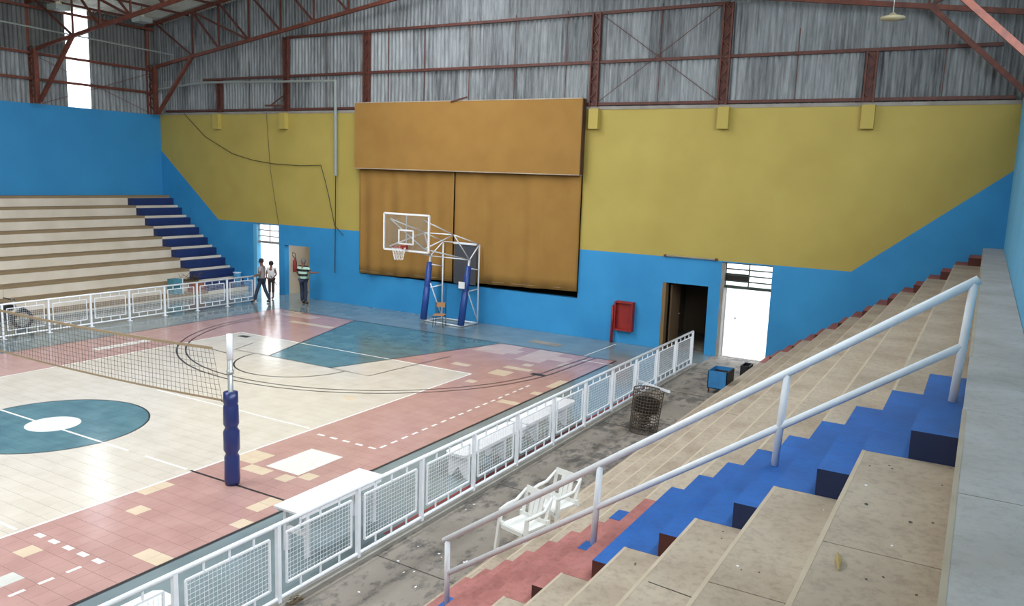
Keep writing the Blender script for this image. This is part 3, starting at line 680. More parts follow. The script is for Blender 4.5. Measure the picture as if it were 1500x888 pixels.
for a, b in (((-17.6, 23.72, .03), (-15.85, 23.6, .03)), ((-17.35, 24.55, .03), (-15.75, 24.55, .03)), ((-17.6, 23.72, .03), (-17.35, 24.55, .03)), ((-15.85, 23.6, .03), (-15.75, 24.55, .03))): tb_(a, b, .03, 'base_tube')
for b0_, t0_ in ((FLb, FLt), (FRb, FRt)):
    tb_(b0_, t0_, .04, 'front_post'); B0, T0 = Vector(L_(b0_)), Vector(L_(t0_))
    MB().tube([B0.lerp(T0, f) for f in (.02, .03, .5, .52, .54, .9, .91)], [.05, .13, .125, .1, .12, .11, .05], 10).build('leg_pad', M['blue_pad'], bh, smooth=True)
MB().box(-.22, .75, .72, .75, 1.42, 2.88).build('hanging_panel', M['greypanel'], bh)
MB().bar(L_((-16.85, 24.5, 2.9)), L_((-15.85, 24.5, 2.9)), .03).build('panel_rod', M['pipe_white'], bh)
MB().box(.62, .88, -.2, -.19, 1.4, 1.64).build('paper_notice', M['paper'], bh)
bo = MB(); bx0, bx1, bz0, bz1 = -17.1, -15.28, 2.9, 4.08
fr = MB()
for a, b in (((bx0, BY, bz0), (bx1, BY, bz0)), ((bx0, BY, bz1), (bx1, BY, bz1)), ((bx0, BY, bz0), (bx0, BY, bz1)), ((bx1, BY, bz0), (bx1, BY, bz1))): fr.bar(L_(a), L_(b), .055, .055, up=(0, 1, 0))
bf = fr.build('backboard_frame', M['white'], bh)
bp = MB().box(bx0+16.6, bx1+16.6, BY-23.8-.008, BY-23.8+.008, bz0, bz1).build('backboard_pane', M['glassy'], bh)
il = MB(); mx_ = (bx0+bx1)/2
for a, b in (((mx_-.29, BY-.012, 3.12), (mx_+.29, BY-.012, 3.12)), ((mx_-.29, BY-.012, 3.56), (mx_+.29, BY-.012, 3.56)), ((mx_-.29, BY-.012, 3.1), (mx_-.29, BY-.012, 3.58)), ((mx_+.29, BY-.012, 3.1), (mx_+.29, BY-.012, 3.58)), ((mx_, BY+.012, 3.1), (mx_, BY+.012, 4.05))): il.bar(L_(a), L_(b), .05, .006, up=(0, 1, 0))
il.build('target_square', M['white'], bp)
rc = L_((mx_, BY-.38, 3.05)); rm = MB()
for k in range(20):
    t0, t1 = 2*math.pi*k/20, 2*math.pi*(k+1)/20; rm.bar((rc[0]+.225*math.cos(t0), rc[1]+.225*math.sin(t0), rc[2]), (rc[0]+.225*math.cos(t1), rc[1]+.225*math.sin(t1), rc[2]), .02)
rm.box(rc[0]-.09, rc[0]+.09, rc[1]+.2, rc[1]+.37, rc[2]-.1, rc[2]+.03)
rim = rm.build('rim', M['red'], bh)
nn = MB()
for k in range(12):
    t0 = 2*math.pi*k/12
    for dk in (-1, 1):
        pts = [(rc[0]+(.225-.09*f)*math.cos(t0+dk*.5*f), rc[1]+(.225-.09*f)*math.sin(t0+dk*.5*f), rc[2]-.42*f) for f in (0, .33, .66, 1)]
        for a, b in zip(pts, pts[1:]): nn.bar(a, b, .007)
nn.build('hoop_net', M['paper'], rim)
sc = thing('school_chair', (-16.5, 23.2, 0), 'small wooden seat chair with green legs under the hoop', 'chair', rz=R(20))
MB().box(-.2, .2, -.2, .2, .42, .445).build('seat', M['wood'], sc)
MB().box(-.17, .17, .19, .21, .68, .85).build('backrest', M['wood'], sc)
for sx in (-1, 1):
    for sy in (-1, 1): MB().tube([(sx*.19, sy*.2, 0), (sx*.17, sy*.17, .43 if sy < 0 else .84)], .012, 6).build('leg', M['greensteel'], sc)
    MB().tube([(sx*.18, -.18, .4), (sx*.18, .18, .4)], .01, 6).build('stretcher', M['greensteel'], sc)

# ------------------------------------------------------------------ wall fittings
hc = thing('fire_hose_cabinet', (-10.05, YE-.006, .45), 'red fire hose cabinet with a red standpipe on the blue wall', 'hose cabinet')
t = MB(); t.box(-.32, .32, -.03, 0, 0, .98); t.box(-.32, .32, -.22, -.03, 0, .05); t.box(-.32, .32, -.22, -.03, .93, .98); t.box(-.32, -.28, -.22, -.03, .05, .93); t.box(.28, .32, -.22, -.03, .05, .93); t.build('cabinet_body', M['red'], hc)
MB().box(-.28, .28, -.09, -.07, .05, .93).build('cabinet_door', M['red'], hc)
MB().tube([(-.42, -.1, -.45), (-.42, -.1, .8)], .05, 8).build('standpipe', M['red'], hc, smooth=True); MB().tube([(-.42, -.1, .8), (-.3, -.1, .8)], .04, 8).build('pipe_elbow', M['red'], hc, smooth=True)
tl = thing('tube_light', (-7.95, YE-.06, 3.06), 'slim pale tube light fitting above the dark doorway', 'light')
MB().tube([(-.82, 0, 0), (.82, 0, 0)], .025, 8).build('tube', M['curb'], tl); MB().box(-.86, -.8, -.04, .06, -.04, .04).build('end_bracket', M['rust'], tl); MB().box(.8, .86, -.04, .06, -.04, .04).build('end_bracket', M['rust'], tl)
cp = thing('conduit_pipe', (-22.75, YE-.2, 5.2), 'grey conduit running along the cladding and down the yellow wall', 'pipe')
MB().tube([(0, 0, 0), (0, -.02, 3.72)], .06, 8).build('drop_pipe', M['conduit'], cp); MB().tube([(0, -.02, 3.7), (-7.7, -.1, 3.84), (-10.8, -.2, 3.6)], .045, 8).build('cross_pipe', M['conduit'], cp)
MB().tube([(0, 0, 0), (-.05, .03, -2), (-.08, .04, -3.95)], .018, 6).build('drop_cable', M['dark'], cp)
def cable(pts, label, r=.014):
    o = MB().tube([(x, YE-.07, z) for x, z in pts], r, 5).build('cable', M['black']); tag(o, label, 'cable')
cable([(-32.06, 7.72), (-30.7, 6.72), (-28.94, 5.99), (-27.6, 5.72), (-26.41, 5.6), (-24.82, 5.55), (-23.68, 5.6), (-23.45, 5.0), (-23.23, 4.29), (-22.93, 3.19), (-22.45, 2.81)], 'black cable drooping across the yellow wall to the conduit')
cable([(-26.78, 7.73), (-26.58, 5.31), (-26.13, 3.06)], 'thin wire hanging straight down above the bright doorway', .008)
fx = thing('fire_extinguisher', (-25.76, 25.32, .98), 'red fire extinguisher hung on the beige corridor wall', 'fire extinguisher')
MB().lathe([(.0, 0), (.08, 0), (.085, .05), (.085, .45), (.05, .53), (.025, .56), (.0, .56)], seg=14).build('cylinder', M['red'], fx, smooth=True)
MB().tube([(0, 0, .56), (0, 0, .62), (-.08, 0, .64)], .015, 6).build('valve', M['black'], fx); MB().tube([(-.05, 0, .62), (-.16, 0, .72), (-.12, 0, .84), (.02, 0, .8), (.1, 0, .3)], .014, 6).build('hose', M['black'], fx)

# ------------------------------------------------------------------ cladding, columns, girts, trusses
def corrugated(width, height, pitch=.177, amp=.04):
    n = max(2, int(round(width/pitch))*4); mb = MB()
    pr = [(width*k/n, amp*math.sin(2*math.pi*(width*k/n)/pitch)) for k in range(n+1)]
    mb.v = [(x, y, 0) for x, y in pr] + [(x, y, height) for x, y in pr]
    mb.f = [(k, k+1, n+2+k, n+1+k) for k in range(n)]; mb.mi = [0]*n
    return mb
cl = thing('wall_cladding_end', (0, YE+.12, 0), None, None); cl['kind'] = 'structure'; cl.name = 'wall_cladding_end'
cm = {}
tiers = [(ZT+.08, 9.25), (9.2, 10.8), (10.74, 12.6), (12.5, 14.4)]
for j, (za, zb) in enumerate(tiers):
    me = corrugated(1.062, zb-za).mesh('sheet', M['cladding']); 
    for k in range(35):
        link('cladding_sheet', me, cl, loc=(XL+.0+k*1.045, (j % 2)*.012, za), smooth=True)
# left wall cladding with a translucent strip
lc = thing('wall_cladding_left', (XL, 0, 0), None, None); lc['kind'] = 'structure'
ltiers = [(ZT+.0, 8.72, 'cladding'), (8.68, 9.75, 'cladding'), (9.7, 11.95, 'cladding_dark')]
SKY = (20.44, 21.46)
for j, (za, zb, mk) in enumerate(ltiers):
    me = corrugated(1.062, zb-za).mesh('sheet', M[mk])
    ys = [SKY[0]-1.045*k for k in range(1, 28)] + [SKY[1]+1.0*k+1.045*0 for k in range(0, 4)]
    for y in ys:
        if y > YE+.1: continue
        o = link('cladding_sheet', me, lc, loc=(-.05+(j % 2)*.01, y, za), smooth=True); o.rotation_euler = (0, 0, R(90))
M['translucent'] = None
mt = bpy.data.materials.new('translucent rooflight sheet'); mt.use_nodes = True; ntt = mt.node_tree
b_ = ntt.nodes['Principled BSDF']; tr = ntt.nodes.new('ShaderNodeBsdfTranslucent'); tr.inputs[0].default_value = (.95, .97, 1, 1); ntt.links.new(tr.outputs[0], ntt.nodes['Material Output'].inputs[0])
win = thing('window_3', (XL-.05, SKY[0], 0), None, None); win['kind'] = 'structure'
for za, zb in ((ZT, 8.72), (8.7, 9.75), (9.72, 11.5)):
    o = corrugated(SKY[1]-SKY[0], zb-za).build('rooflight_sheet', mt, win, smooth=True); o.location = (0, 0, za); o.rotation_euler = (0, 0, R(90))
# right-hand side above the wall: strip left open for the added light, with a rail only at the far end cladding
rc_ = thing('wall_cladding_right', (XR+1.4, 0, 0), None, None); rc_['kind'] = 'structure'
me = corrugated(1.062, 11.6-ZT).mesh('sheet', M['cladding_dark'])
for k in range(5):
    o = link('cladding_sheet', me, rc_, loc=(.05, YE-1.06-k*1.045, ZT), smooth=True); o.rotation_euler = (0, 0, R(90))
def hbar(a, b, w, h, label, group, name='wall_girt', mm='rust'):
    c = (Vector(a)+Vector(b))/2; d = (Vector(b)-Vector(a))/2; mb = MB()
    up = (0, 0, 1)
    mb.bar(-d, d, w, h, up); o = mb.build(name, M[mm], loc=c); return tag(o, label, 'girt' if 'girt' in name else 'rod', group)
GI = 'girts across the end wall cladding'
for x0, x1, z in ((-33.4, .3, 7.86), (-30.8, -.1, 9.2), (-25.6, -7.3, 10.74)):
    hbar((x0, YE+.02, z), (x1, YE+.02, z), .1, .09, {7.86: 'long rust red girt resting just above the yellow wall', 9.2: 'rust red girt across the middle of the end cladding', 10.74: 'topmost rust red girt between the tall end columns'}[z], GI)
for z in (8.65, 9.66, 11.45):
    hbar((XL+.12, 4, z), (XL+.12, YE-.3, z), .1, .1, {8.65: 'lowest rust red girt along the blue wall side cladding', 9.66: 'middle rust red girt along the blue wall side cladding', 11.45: 'eaves rust red girt along the blue wall side cladding'}[z], 'girts along the left cladding', mm='rust_bright')
for x in (-27.9, -23.5, -20.3, -18.6, -16.6, -14.7, -12.7, -9.4, -5.2, -1.4):
    o = MB().bar((0, 0, 0), (0, 0, 3.0 if -26 < x < -7 else 2.0), .022).build('sag_rod', M['rust'], loc=(x, YE+.05, 7.9)); tag(o, 'thin rust brown sag rod hanging against the grey cladding', 'rod', 'sag rods on the end wall')
def column(x, zt, label):
    c = thing('steel_column', (x, YE-.02, ZT+.1), label, 'column', 'lattice columns along the end wall'); h = zt-ZT-.1
    for sx in (-1, 1): MB().box(sx*.13-.025, sx*.13+.025, -.06, .06, 0, h).build('flange', M['rust'], c)
    mb = MB(); n = int(h/.26)
    for k in range(n): s_ = 1 if k % 2 else -1; mb.bar((-.12*s_, -.02, h*k/n), (.12*s_, -.02, h*(k+1)/n), .03)
    mb.box(-.11, .11, .03, .05, 0, h); mb.build('lacing', M['rust'], c, kind='stuff')
for x, zt, lb in ((-29.72, 9.2, 'short rust red lattice column nearest the blue wall corner'), (-25.64, 10.76, 'tall rust red lattice column above the small bracket arm'), (-21.32, 10.76, 'tall rust red lattice column beside the pelmet near the conduit'),
                  (-11.6, 10.76, 'tall rust red lattice column at the pelmet end near the red cabinet'), (-7.3, 10.76, 'tall rust red lattice column above the dark doorway'), (-3.2, 9.15, 'short rust red lattice column above the sloping blue paint')):
    column(x, zt, lb)
xb = thing('cross_brace', (-9.45, YE-.05, 9.3), 'crossed thin brace rods between two tall end columns', 'brace')
for s_ in (-1, 1): MB().tube([(-2.0*s_, 0, -1.4), (2.0*s_, .0, 1.4)], .012, 5).build('rod', M['rust'], xb)
xb = thing('cross_brace', (XL+.22, 21.7, 8.6), 'crossed thin brace rods across the bright rooflight strip', 'brace')
for s_ in (-1, 1): MB().tube([(0, -2.5*s_, -.9), (.0, 2.5*s_, .9)], .012, 5).build('rod', M['rust_bright'], xb)
ba = thing('bracket_arm', (-25.64, YE-.1, 8.0), 'small rust red bracket arm on an end column foot', 'bracket')
MB().bar((0, 0, 0), (-1.0, -.15, .0), .07).build('arm', M['rust'], ba); MB().bar((0, 0, .45), (-.7, -.1, .03), .04).build('strut', M['rust'], ba)
# portal trusses
def truss(Y, label):
    t = thing('roof_truss', (-16.7, Y, 0), label, 'truss', 'roof trusses spanning the hall')
    half = 17.2
    def bot(a): return 12.1 - (12.1-9.8)*a/16.6          # a = distance from the ridge
    def top(a): return 14.0 - (14.0-11.6)*a/17.3
    for s_ in (-1, 1.05):
        MB().bar((s_*17.35, 0, top(17.35)), (0, 0, top(0)), .12, .12).build('top_chord', M['rust_bright'], t)
        MB().bar((s_*16.6, 0, bot(16.6)), (0, 0, bot(0)), .11, .13).build('bottom_chord', M['rust_bright'], t)
        A = [14.1, 12.4, 10.55, 8.7, 6.9, 5.1, 3.4, 1.7]
        prev = 16.6
        for k, a in enumerate(A):
            MB().bar((s_*a, 0, bot(a)), (s_*a, 0, top(a)), .06).build('web_post', M['rust'], t)
            MB().bar((s_*prev, 0, top(prev)), (s_*a, 0, bot(a)), .07).build('web_diagonal', M['rust'], t); prev = a
        MB().bar((s_*14.1, -.0, top(14.1)), (s_*10.55, 0, bot(10.55)), .08).build('tie', M['rust'], t)
        MB().bar((s_*16.55, 0, 7.75), (s_*14.15, 0, bot(14.15)), .13, .13).build('knee_brace', M['rust_bright'], t)
        for xx, w in ((17.3, .1), (16.75, .08)): MB().box(s_*xx-w, s_*xx+w, -.09, .09, ZT, 9.8 if xx < 17 else 11.6).build('column_flange', M['rust_bright'], t)
        for k in range(5):
            z0_ = ZT + .1 + .42*k; MB().bar((s_*17.25, 0, z0_+.4), (s_*16.8, 0, z0_), .045).build('column_lacing', M['rust_bright'], t); MB().bar((s_*17.25, 0, z0_+.42), (s_*16.8, 0, z0_+.42), .035).build('column_batten', M['rust_bright'], t)
    return t
truss(24.3, 'rust red steel roof truss standing close to the end wall cladding')
truss(18.9, 'rust red steel roof truss a bay in front of the end wall')
# roof: ribbed sheets, made-up ridge slot left open for the added light
rf = thing('ceiling', (-16.7, 0, 0), None, None); rf['kind'] = 'structure'
sl = math.atan2(2.4, 17.3); Ls = math.hypot(16.4, 2.28)
me = corrugated(1.062, Ls).mesh('roof_sheet', M['roofsheet']); me_r = corrugated(1.062, Ls+1.6).mesh('roof_sheet', M['roofsheet'])
y = -8.2
while y < YE+.3:
    for s_ in (-1, 1):
        o = link('roof_sheet', me if s_ < 0 else me_r, rf, smooth=True)
        # local x -> world Y, local z -> down the slope
        zdir = Vector((s_*math.cos(sl), 0, -math.sin(sl))); xdir = Vector((0, 1, 0)); ydir = zdir.cross(xdir)
        mm_ = Matrix((xdir, ydir, zdir)).transposed().to_4x4(); mm_.translation = Vector((s_*1.35, y, 14.16-1.35*math.tan(sl))); o.matrix_local = mm_
    y += 1.045
for k, x in enumerate((-33.2, -31.4, -29.4, -27.4, -25.4)):
    a = abs(x+16.7); z = 14.0-(2.4)*a/17.3 + .01
    o = MB().bar((0, -12, 0), (0, 12.4, 0), .07, .09).build('purlin', M['rust'], loc=(x, 12.2, z)); tag(o, 'rust red roof purlin under the ribbed sheets', 'purlin', 'purlins over the left side')
for i, (x, y, z) in enumerate(((-31.4, 18.75, 11.2), (-31.4, 22.3, 11.36))):
    f = thing('floodlight', (x, y, z), ['grey floodlight hung near the truss in front of the rooflight strip', 'grey floodlight hung near the corner of the end cladding'][i], 'lamp', 'floodlights under the roof')
    t = MB(); t.box(-.3, .3, -.28, .28, -.1, .1); t.build('housing', M['conduit'], f); MB().lathe([(.14, .1), (.1, .2), (.05, .22)], seg=10).build('cap', M['lamp'], f); MB().tube([(0, 0, .2), (0, 0, 12.0-z)], .015, 5).build('hanger', M['rust'], f)
pd = thing('pendant_lamp', (-2.62, 23.3, 9.75), 'cream dish pendant lamp hanging before the grey cladding', 'lamp')
MB().lathe([(.02, .12), (.06, .1), (.1, .05), (.3, .0), (.29, -.05), (.05, -.06), (0, -.06)], seg=18).build('shade', M['lamp'], pd, smooth=True); MB().tube([(0, 0, .1), (0, 0, 2.2)], .008, 5).build('cord', M['paper'], pd)

# ------------------------------------------------------------------ left stand clutter
ck = thing('storage_box', (-28.42, 21.25, .167), 'teal and white box standing on the lowest white tier', 'box')
MB().box(-.2, .2, -.2, .2, 0, .62).build('box_body', M['teal_plastic'], ck); MB().box(-.21, .21, .2, .24, 0, .64).build('white_panel', M['white'], ck); MB().box(.2, .205, -.2, .2, .3, .33).build('lid_seam', M['dark'], ck)
wbn = thing('waste_bin', (-28.42, 24.45, .167), 'pale blue cylindrical bin beside the bright doorway', 'bin')
MB().lathe([(0, 0), (.15, 0), (.17, .62), (.18, .64), (.16, .64), (.14, .03), (0, .03)], seg=16).build('bin_body', M['lightblue'], wbn, smooth=True); MB().lathe([(.182, .6), (.186, .62), (.182, .64)], seg=16).build('bin_rim', M['white'], wbn)
br = thing('branch_pile', (-28.75, 22.05, .59), 'heap of dry branches and leaves on the white tiers', 'branches')
rr = random.Random(4); mb = MB(); lv = MB()
for k in range(34):
    a = rr.uniform(0, 6.28); l = rr.uniform(.2, .55); x, y = rr.uniform(-.12, .12), rr.uniform(-.5, .5); mb.tube([(x, y, .02), (x+.3*l*math.cos(a), y+l*math.sin(a), .05+rr.uniform(0, .3))], .008, 4)
for k in range(160):
    x, y, z = rr.uniform(-.2, .2), rr.uniform(-.6, .6), rr.uniform(.0, .16); lv.quad([(x, y, z), (x+.06, y+.02, z+.02), (x+.05, y+.09, z+.03), (x-.01, y+.06, z+.01)])
mb.build('branch', M['rustwire'], br, kind='stuff'); lv.build('dry_leaves', M['leafy'], br, kind='stuff')
cr_ = thing('crate', (-28.42, 22.3, .167), 'reddish wooden crate on the lowest white tier', 'crate')
cw = mat('reddish crate wood', (150, 92, 70), .8)
for z in (0, .13, .26):
    for q in ((-.16, .16, -.3, -.28), (-.16, .16, .28, .3), (-.16, -.14, -.28, .28), (.14, .16, -.28, .28)): MB().box(*q, z, z+.09).build('slat', cw, cr_)
for sx in (-1, 1):
    for sy in (-1, 1): MB().box(sx*.125-.015, sx*.125+.015, sy*.265-.015, sy*.265+.015, 0, .35).build('corner_post', cw, cr_)
# motorcycle at the edge of view
mc = thing('motorcycle', (-26.5, 13.5, 0), 'black motorcycle parked behind the white mesh fence', 'motorcycle')
for y in (-.62, .6):
    w = MB()
    for k in range(24):
        t0, t1 = 2*math.pi*k/24, 2*math.pi*(k+1)/24; w.bar((0, y+.28*math.cos(t0), .31+.28*math.sin(t0)), (0, y+.28*math.cos(t1), .31+.28*math.sin(t1)), .09, .07, up=(1, 0, 0))
    wo = w.build('wheel', M['black'], mc); sp_ = MB()
    for k in range(10): t0 = math.pi*k/10; sp_.bar((0, y-.25*math.cos(t0), .31-.25*math.sin(t0)), (0, y+.25*math.cos(t0), .31+.25*math.sin(t0)), .008)
    sp_.lathe([(.05, -.04), (.05, .04)], (0, y, .31), 10); sp_.build('spokes', M['chrome'], wo)
MB().tube([(0, .6, .31), (0, .42, .75), (0, .3, 1.0)], .03, 6).build('fork', M['chrome'], mc); MB().tube([(-.34, .22, 1.02), (0, .32, .98), (.34, .22, 1.02)], .016, 6).build('handlebar', M['black'], mc)
t = MB(); t.tube([(0, .3, .72), (0, .0, .78), (0, -.2, .72)], [.1, .15, .11], 10); t.build('fuel_tank', M['black'], mc, smooth=True)
t = MB(); t.tube([(0, -.15, .76), (0, -.5, .76), (0, -.85, .8)], [.09, .12, .07], 8); t.build('saddle', M['black'], mc, smooth=True)
MB().box(-.14, .14, -.2, .22, .28, .6).build('engine', M['greypanel'], mc); MB().tube([(.15, .1, .35), (.17, -.3, .28), (.17, -.85, .35)], [.03, .04, .05], 8).build('exhaust', M['chrome'], mc, smooth=True)
MB().tube([(0, .36, .5), (0, .62, .66), (0, .82, .52)], [.05, .07, .04], 6).build('front_mudguard', M['black'], mc); MB().tube([(0, -.5, .68), (0, -.8, .7), (0, -.98, .5)], [.05, .07, .04], 6).build('rear_mudguard', M['black'], mc)
for y_, z_ in ((.0, .03), (.0, .03)): pass
lv2 = thing('leaf_heap', (-6.95, 6.75, .05), 'small clump of brown leaves at a fence post foot', 'leaves')
lv = MB(); rr = random.Random(5)
for k in range(40): x, y, z = rr.uniform(-.06, .06), rr.uniform(-.09, .09), rr.uniform(0, .05); lv.quad([(x, y, z), (x+.03, y+.01, z+.01), (x+.03, y+.04, z+.015), (x, y+.03, z+.005)])
lv.build('leaf', M['leafy'], lv2, kind='stuff')

# ------------------------------------------------------------------ people
def skin(name, verts, edges, radii, mm, parent, sub=1):
    me = bpy.data.meshes.new(name); me.from_pydata(verts, edges, []); o = bpy.data.objects.new(name, me); COL.objects.link(o)
    sk = o.modifiers.new('skin', 'SKIN')
    if not me.skin_vertices: bpy.context.view_layer.update()
    for i, sv in enumerate(me.skin_vertices[0].data):
        r = radii[i]; sv.radius = r if isinstance(r, tuple) else (r, r); sv.use_root = (i == 0)
    o.modifiers.new('sub', 'SUBSURF').levels = sub; o.modifiers['sub'].render_levels = sub
    bpy.context.view_layer.update(); dg = bpy.context.evaluated_depsgraph_get()
    m2 = bpy.data.meshes.new_from_object(o.evaluated_get(dg)); bpy.data.objects.remove(o); bpy.data.meshes.remove(me)
    m2.materials.clear(); m2.materials.append(mm); m2.name = name
    return link(name, m2, parent, smooth=True)
def person(loc, rz, h, label, pose, mats):
    """local: faces -Y, x right of the viewer in front; pose: joints"""
    p = thing('person', loc, label, 'person', rz=rz); s_ = h/1.75
    J = dict(pelvis=(0, 0, .95), waist=(0, .01, 1.08), chest=(0, 0, 1.3), neck=(0, .01, 1.46), head0=(0, -.01, 1.56), head1=(0, -.02, 1.66))
    J.update(pose); J = {k: tuple(c*s_ for c in v) for k, v in J.items()}
    K = list(J); ix = {k: i for i, k in enumerate(K)}
    E_ = [('pelvis', 'waist'), ('waist', 'chest'), ('chest', 'neck'), ('neck', 'head0'), ('head0', 'head1')]
    for s in 'LR':
        E_ += [('chest', 'sh'+s), ('sh'+s, 'el'+s), ('el'+s, 'wr'+s), ('wr'+s, 'hd'+s), ('pelvis', 'hip'+s), ('hip'+s, 'kn'+s), ('kn'+s, 'an'+s), ('an'+s, 'toe'+s)]
    rad = dict(pelvis=(.15, .12), waist=(.135, .1), chest=(.16, .11), neck=.05, head0=.075, head1=.08)
    for s in 'LR': rad.update({'sh'+s: .06, 'el'+s: .042, 'wr'+s: .03, 'hd'+s: .035, 'hip'+s: .085, 'kn'+s: .06, 'an'+s: .042, 'toe'+s: .035})
    sc = lambda r, g=0: tuple(c*s_+g for c in r) if isinstance(r, tuple) else r*s_+g
    skin('body', [J[k] for k in K], [(ix[a], ix[b]) for a, b in E_], [sc(rad[k]) for k in K], mats['skin'], p, 1)
    def sub(name, keys, edges, gr, mm, over={}):
        kk = list(keys); ii = {k: i for i, k in enumerate(kk)}
        skin(name, [J[k] for k in kk], [(ii[a], ii[b]) for a, b in edges], [sc(over.get(k, rad[k]), gr) for k in kk], mm, p, 1)
    def mid(a, b, f): return tuple(J[a][i]+(J[b][i]-J[a][i])*f for i in range(3))
    J['slL'], J['slR'] = mid('shL', 'elL', mats.get('sleeve', .6)), mid('shR', 'elR', mats.get('sleeve', .6)); rad['slL'] = rad['slR'] = .05
    J['hem'] = tuple(J['pelvis'][i] - (0 if i < 2 else .07*s_) for i in range(3)); rad['hem'] = (.17, .13)
    sub('shirt', ['chest', 'waist', 'hem', 'shL', 'shR', 'slL', 'slR'], [('chest', 'waist'), ('waist', 'hem'), ('chest', 'shL'), ('chest', 'shR'), ('shL', 'slL'), ('shR', 'slR')], .014, mats['shirt'], {'chest': (.185, .125), 'waist': (.165, .12), 'slL': .058, 'slR': .058, 'shL': .07, 'shR': .07})
    J['cfL'], J['cfR'] = mid('knL', 'anL', mats.get('cuff', .95)), mid('knR', 'anR', mats.get('cuff', .95)); rad['cfL'] = rad['cfR'] = .05
    sub('trousers', ['pelvis', 'hipL', 'hipR', 'knL', 'knR', 'cfL', 'cfR'], [('pelvis', 'hipL'), ('pelvis', 'hipR'), ('hipL', 'knL'), ('hipR', 'knR'), ('knL', 'cfL'), ('knR', 'cfR')], .012, mats['trousers'], {'pelvis': (.125, .1), 'hipL': .08, 'hipR': .08, 'cfL': .055, 'cfR': .055})
    for s in 'LR': sub('shoe', ['an'+s, 'toe'+s], [('an'+s, 'toe'+s)], .012, mats['shoes'], {'an'+s: .042, 'toe'+s: .038})
    hx, hy, hz = J['head1']; hm = MB()
    hm.lathe([(.0, .115), (.05, .105), (.085, .07), (.1, .02), (.098, -.03), (.085, -.06)], (hx, hy+.012, hz-.005), 14); hm.build('hair', mats['hair'], p, smooth=True)
    fm = MB(); fy = hy-.085*s_
    for sx in (-.03, .03): fm.box(hx+sx-.009, hx+sx+.009, fy-.012, fy+.01, hz-.035, hz-.025)
    fm.box(hx-.02, hx+.02, fy-.006, fy+.015, hz-.105, hz-.097); fm.build('face_features', M['hair'], p)
    nm = MB(); nm.bar((hx, fy-.012, hz-.075), (hx, fy+.004, hz-.03), .02, .02); nm.build('nose', mats['skin'], p)
    # fingers
    for s in 'LR':
        f = MB(); h0 = Vector(J['hd'+s]); d = (h0-Vector(J['wr'+s])).normalized(); q = d.cross(Vector((0, 0, 1)) if abs(d.z) < .8 else Vector((1, 0, 0))).normalized()
        for k, ln in enumerate((.06, .07, .075, .065)):
            o_ = q*(-.024+.016*k); f.tube([h0+o_+d*.01, h0+o_+d*(.025+ln*.5), h0+o_+d*(.02+ln)+d.cross(q)*.02], .008, 5)
        f.tube([h0-q*.03, h0-q*.05+d*.03, h0-q*.045+d*.05], .009, 5); f.build('fingers', mats['skin'], p)
    return p
def legs(lf, rf, lk, rk):
    return dict(hipL=(-.09, 0, .9), knL=lk, anL=lf, toeL=(lf[0], lf[1]-.15, .035), hipR=(.09, 0, .9), knR=rk, anR=rf, toeR=(rf[0], rf[1]-.15, .035))
pose1 = dict(legs((-.08, .3, .08), (.08, -.28, .08), (-.09, .1, .5), (.09, -.16, .5)), shL=(-.19, .0, 1.4), elL=(-.27, .0, 1.14), wrL=(-.22, -.2, 1.08), hdL=(-.18, -.27, 1.08), shR=(.19, 0, 1.4), elR=(.28, .02, 1.13), wrR=(.2, -.18, 1.07), hdR=(.15, -.25, 1.07))
person((-25.0, 22.75, 0), R(-62), 1.8, 'person in grey shirt and dark jeans leaning by the fence end', pose1, dict(skin=M['skin'], shirt=M['greyshirt'], trousers=M['jeans'], shoes=M['shoes'], hair=M['hair']))
pose2 = dict(legs((-.09, .02, .08), (.09, -.02, .08), (-.09, -.0, .5), (.09, -.03, .5)), shL=(-.17, 0, 1.4), elL=(-.24, .02, 1.15), wrL=(-.18, -.14, 1.02), hdL=(-.12, -.18, .98), shR=(.17, 0, 1.4), elR=(.25, .0, 1.15), wrR=(.2, -.16, 1.05), hdR=(.18, -.22, 1.02))
wp_ = person((-25.5, 23.72, 0), R(25), 1.57, 'person in white sleeveless top and dark cropped trousers holding a stick', pose2, dict(skin=M['skin'], shirt=M['whitetop'], trousers=M['brownpants'], shoes=M['skin'], hair=M['hair'], sleeve=.05, cuff=.55))
stk = thing('walking_stick', (-25.3, 23.55, .92), 'dark stick held by the person in the white top', 'stick')
MB().tube([(-.06, 0, .08), (.3, .0, -.28)], .014, 6).build('shaft', M['shoes'], stk)
M['stripes'] = mt2 = bpy.data.materials.new('mint and black striped polo'); mt2.use_nodes = True; n_ = mt2.node_tree
b_ = n_.nodes['Principled BSDF']; b_.inputs['Roughness'].default_value = .8; g_ = n_.nodes.new('ShaderNodeNewGeometry'); s3 = n_.nodes.new('ShaderNodeSeparateXYZ'); n_.links.new(g_.outputs['Position'], s3.inputs[0])
w1 = n_.nodes.new('ShaderNodeMath'); w1.operation = 'MULTIPLY'; w1.inputs[1].default_value = 5.2; n_.links.new(s3.outputs['Z'], w1.inputs[0]); w2 = n_.nodes.new('ShaderNodeMath'); w2.operation = 'FRACT'; n_.links.new(w1.outputs[0], w2.inputs[0])
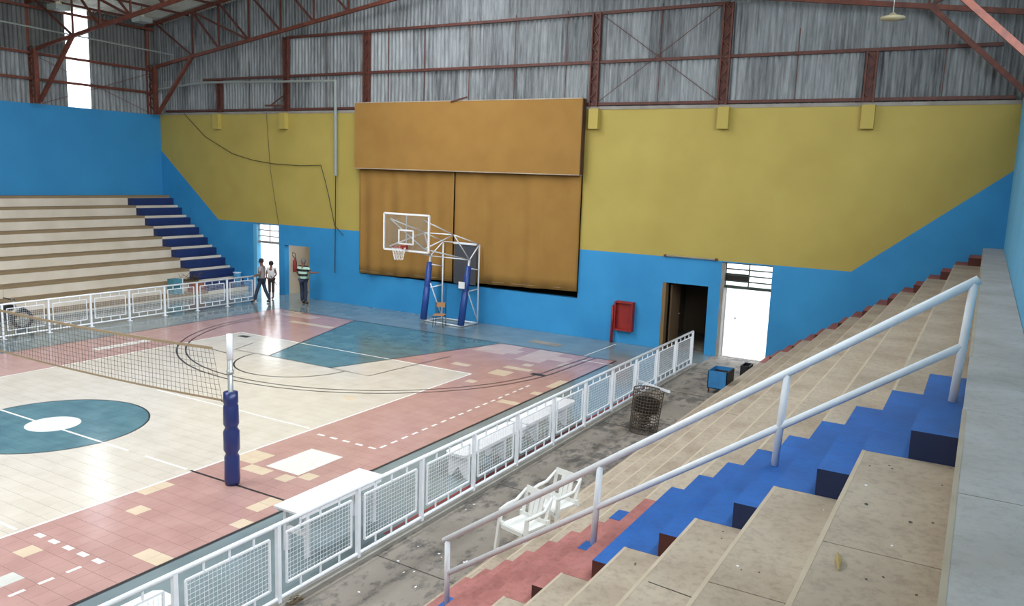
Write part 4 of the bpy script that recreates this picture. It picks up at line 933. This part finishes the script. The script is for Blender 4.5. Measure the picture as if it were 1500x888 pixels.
w3 = n_.nodes.new('ShaderNodeMath'); w3.operation = 'GREATER_THAN'; w3.inputs[1].default_value = .5; n_.links.new(w2.outputs[0], w3.inputs[0])
mx3 = n_.nodes.new('ShaderNodeMix'); mx3.data_type = 'RGBA'; mx3.inputs[6].default_value = (*lin((24, 30, 30)), 1); mx3.inputs[7].default_value = (*lin((176, 206, 190)), 1); n_.links.new(w3.outputs[0], mx3.inputs[0]); n_.links.new(mx3.outputs[2], b_.inputs['Base Color'])
pose3 = dict(legs((-.1, .0, .08), (.11, -.06, .08), (-.1, -.02, .5), (.1, -.04, .5)), shL=(-.2, 0, 1.42), elL=(-.34, -.02, 1.22), wrL=(-.46, -.16, 1.24), hdL=(-.52, -.2, 1.24), shR=(.2, 0, 1.42), elR=(.29, .0, 1.18), wrR=(.24, -.14, 1.03), hdR=(.22, -.2, 1.0))
person((-23.5, 23.55, 0), R(185), 1.86, 'person in striped polo shirt standing at the inner doorway, back turned', pose3, dict(skin=M['skin'], shirt=M['stripes'], trousers=M['jeans'], shoes=M['shoes'], hair=M['greyhair'], sleeve=.7))

# ------------------------------------------------------------------ small extras
dl = thing('dry_leaf', (-.455, 4.13, RZ0-RRISE), 'long dry yellow leaf lying on the topmost tan tread', 'leaf')
MB().tube([(-.02, .1, .008), (.0, .0, .012), (.015, -.1, .006)], [.004, .016, .003], 5).build('leaf_blade', mat('dry straw leaf', (170, 146, 92), .8), dl)
rr = random.Random(21)
for k in range(40):
    kk = rr.choice((1, 1, 2, 2, 3, 4)); x = RX0 - RRUN*kk + rr.uniform(.08, .55); y = rr.uniform(2.6, 6.0); q = rr.uniform(.004, .011)
    o = blob((x, y), q, q*1.6, rr.choice((M['walk_dark'], M['walk_dark'], M['paper'], M['leafy'])), 'dirt_speck', 400+k, z=RZ0-RRISE*kk+.002, parent=rs)
sp2 = thing('conduit_pipe', (-32.4, 20.5, 10.4), 'pale conduit strung between the trusses along the side cladding', 'pipe')
MB().tube([(0, -5, .12), (0, 0, .0), (0, 4.0, -.1)], .03, 6).build('pipe_run', M['conduit'], sp2)
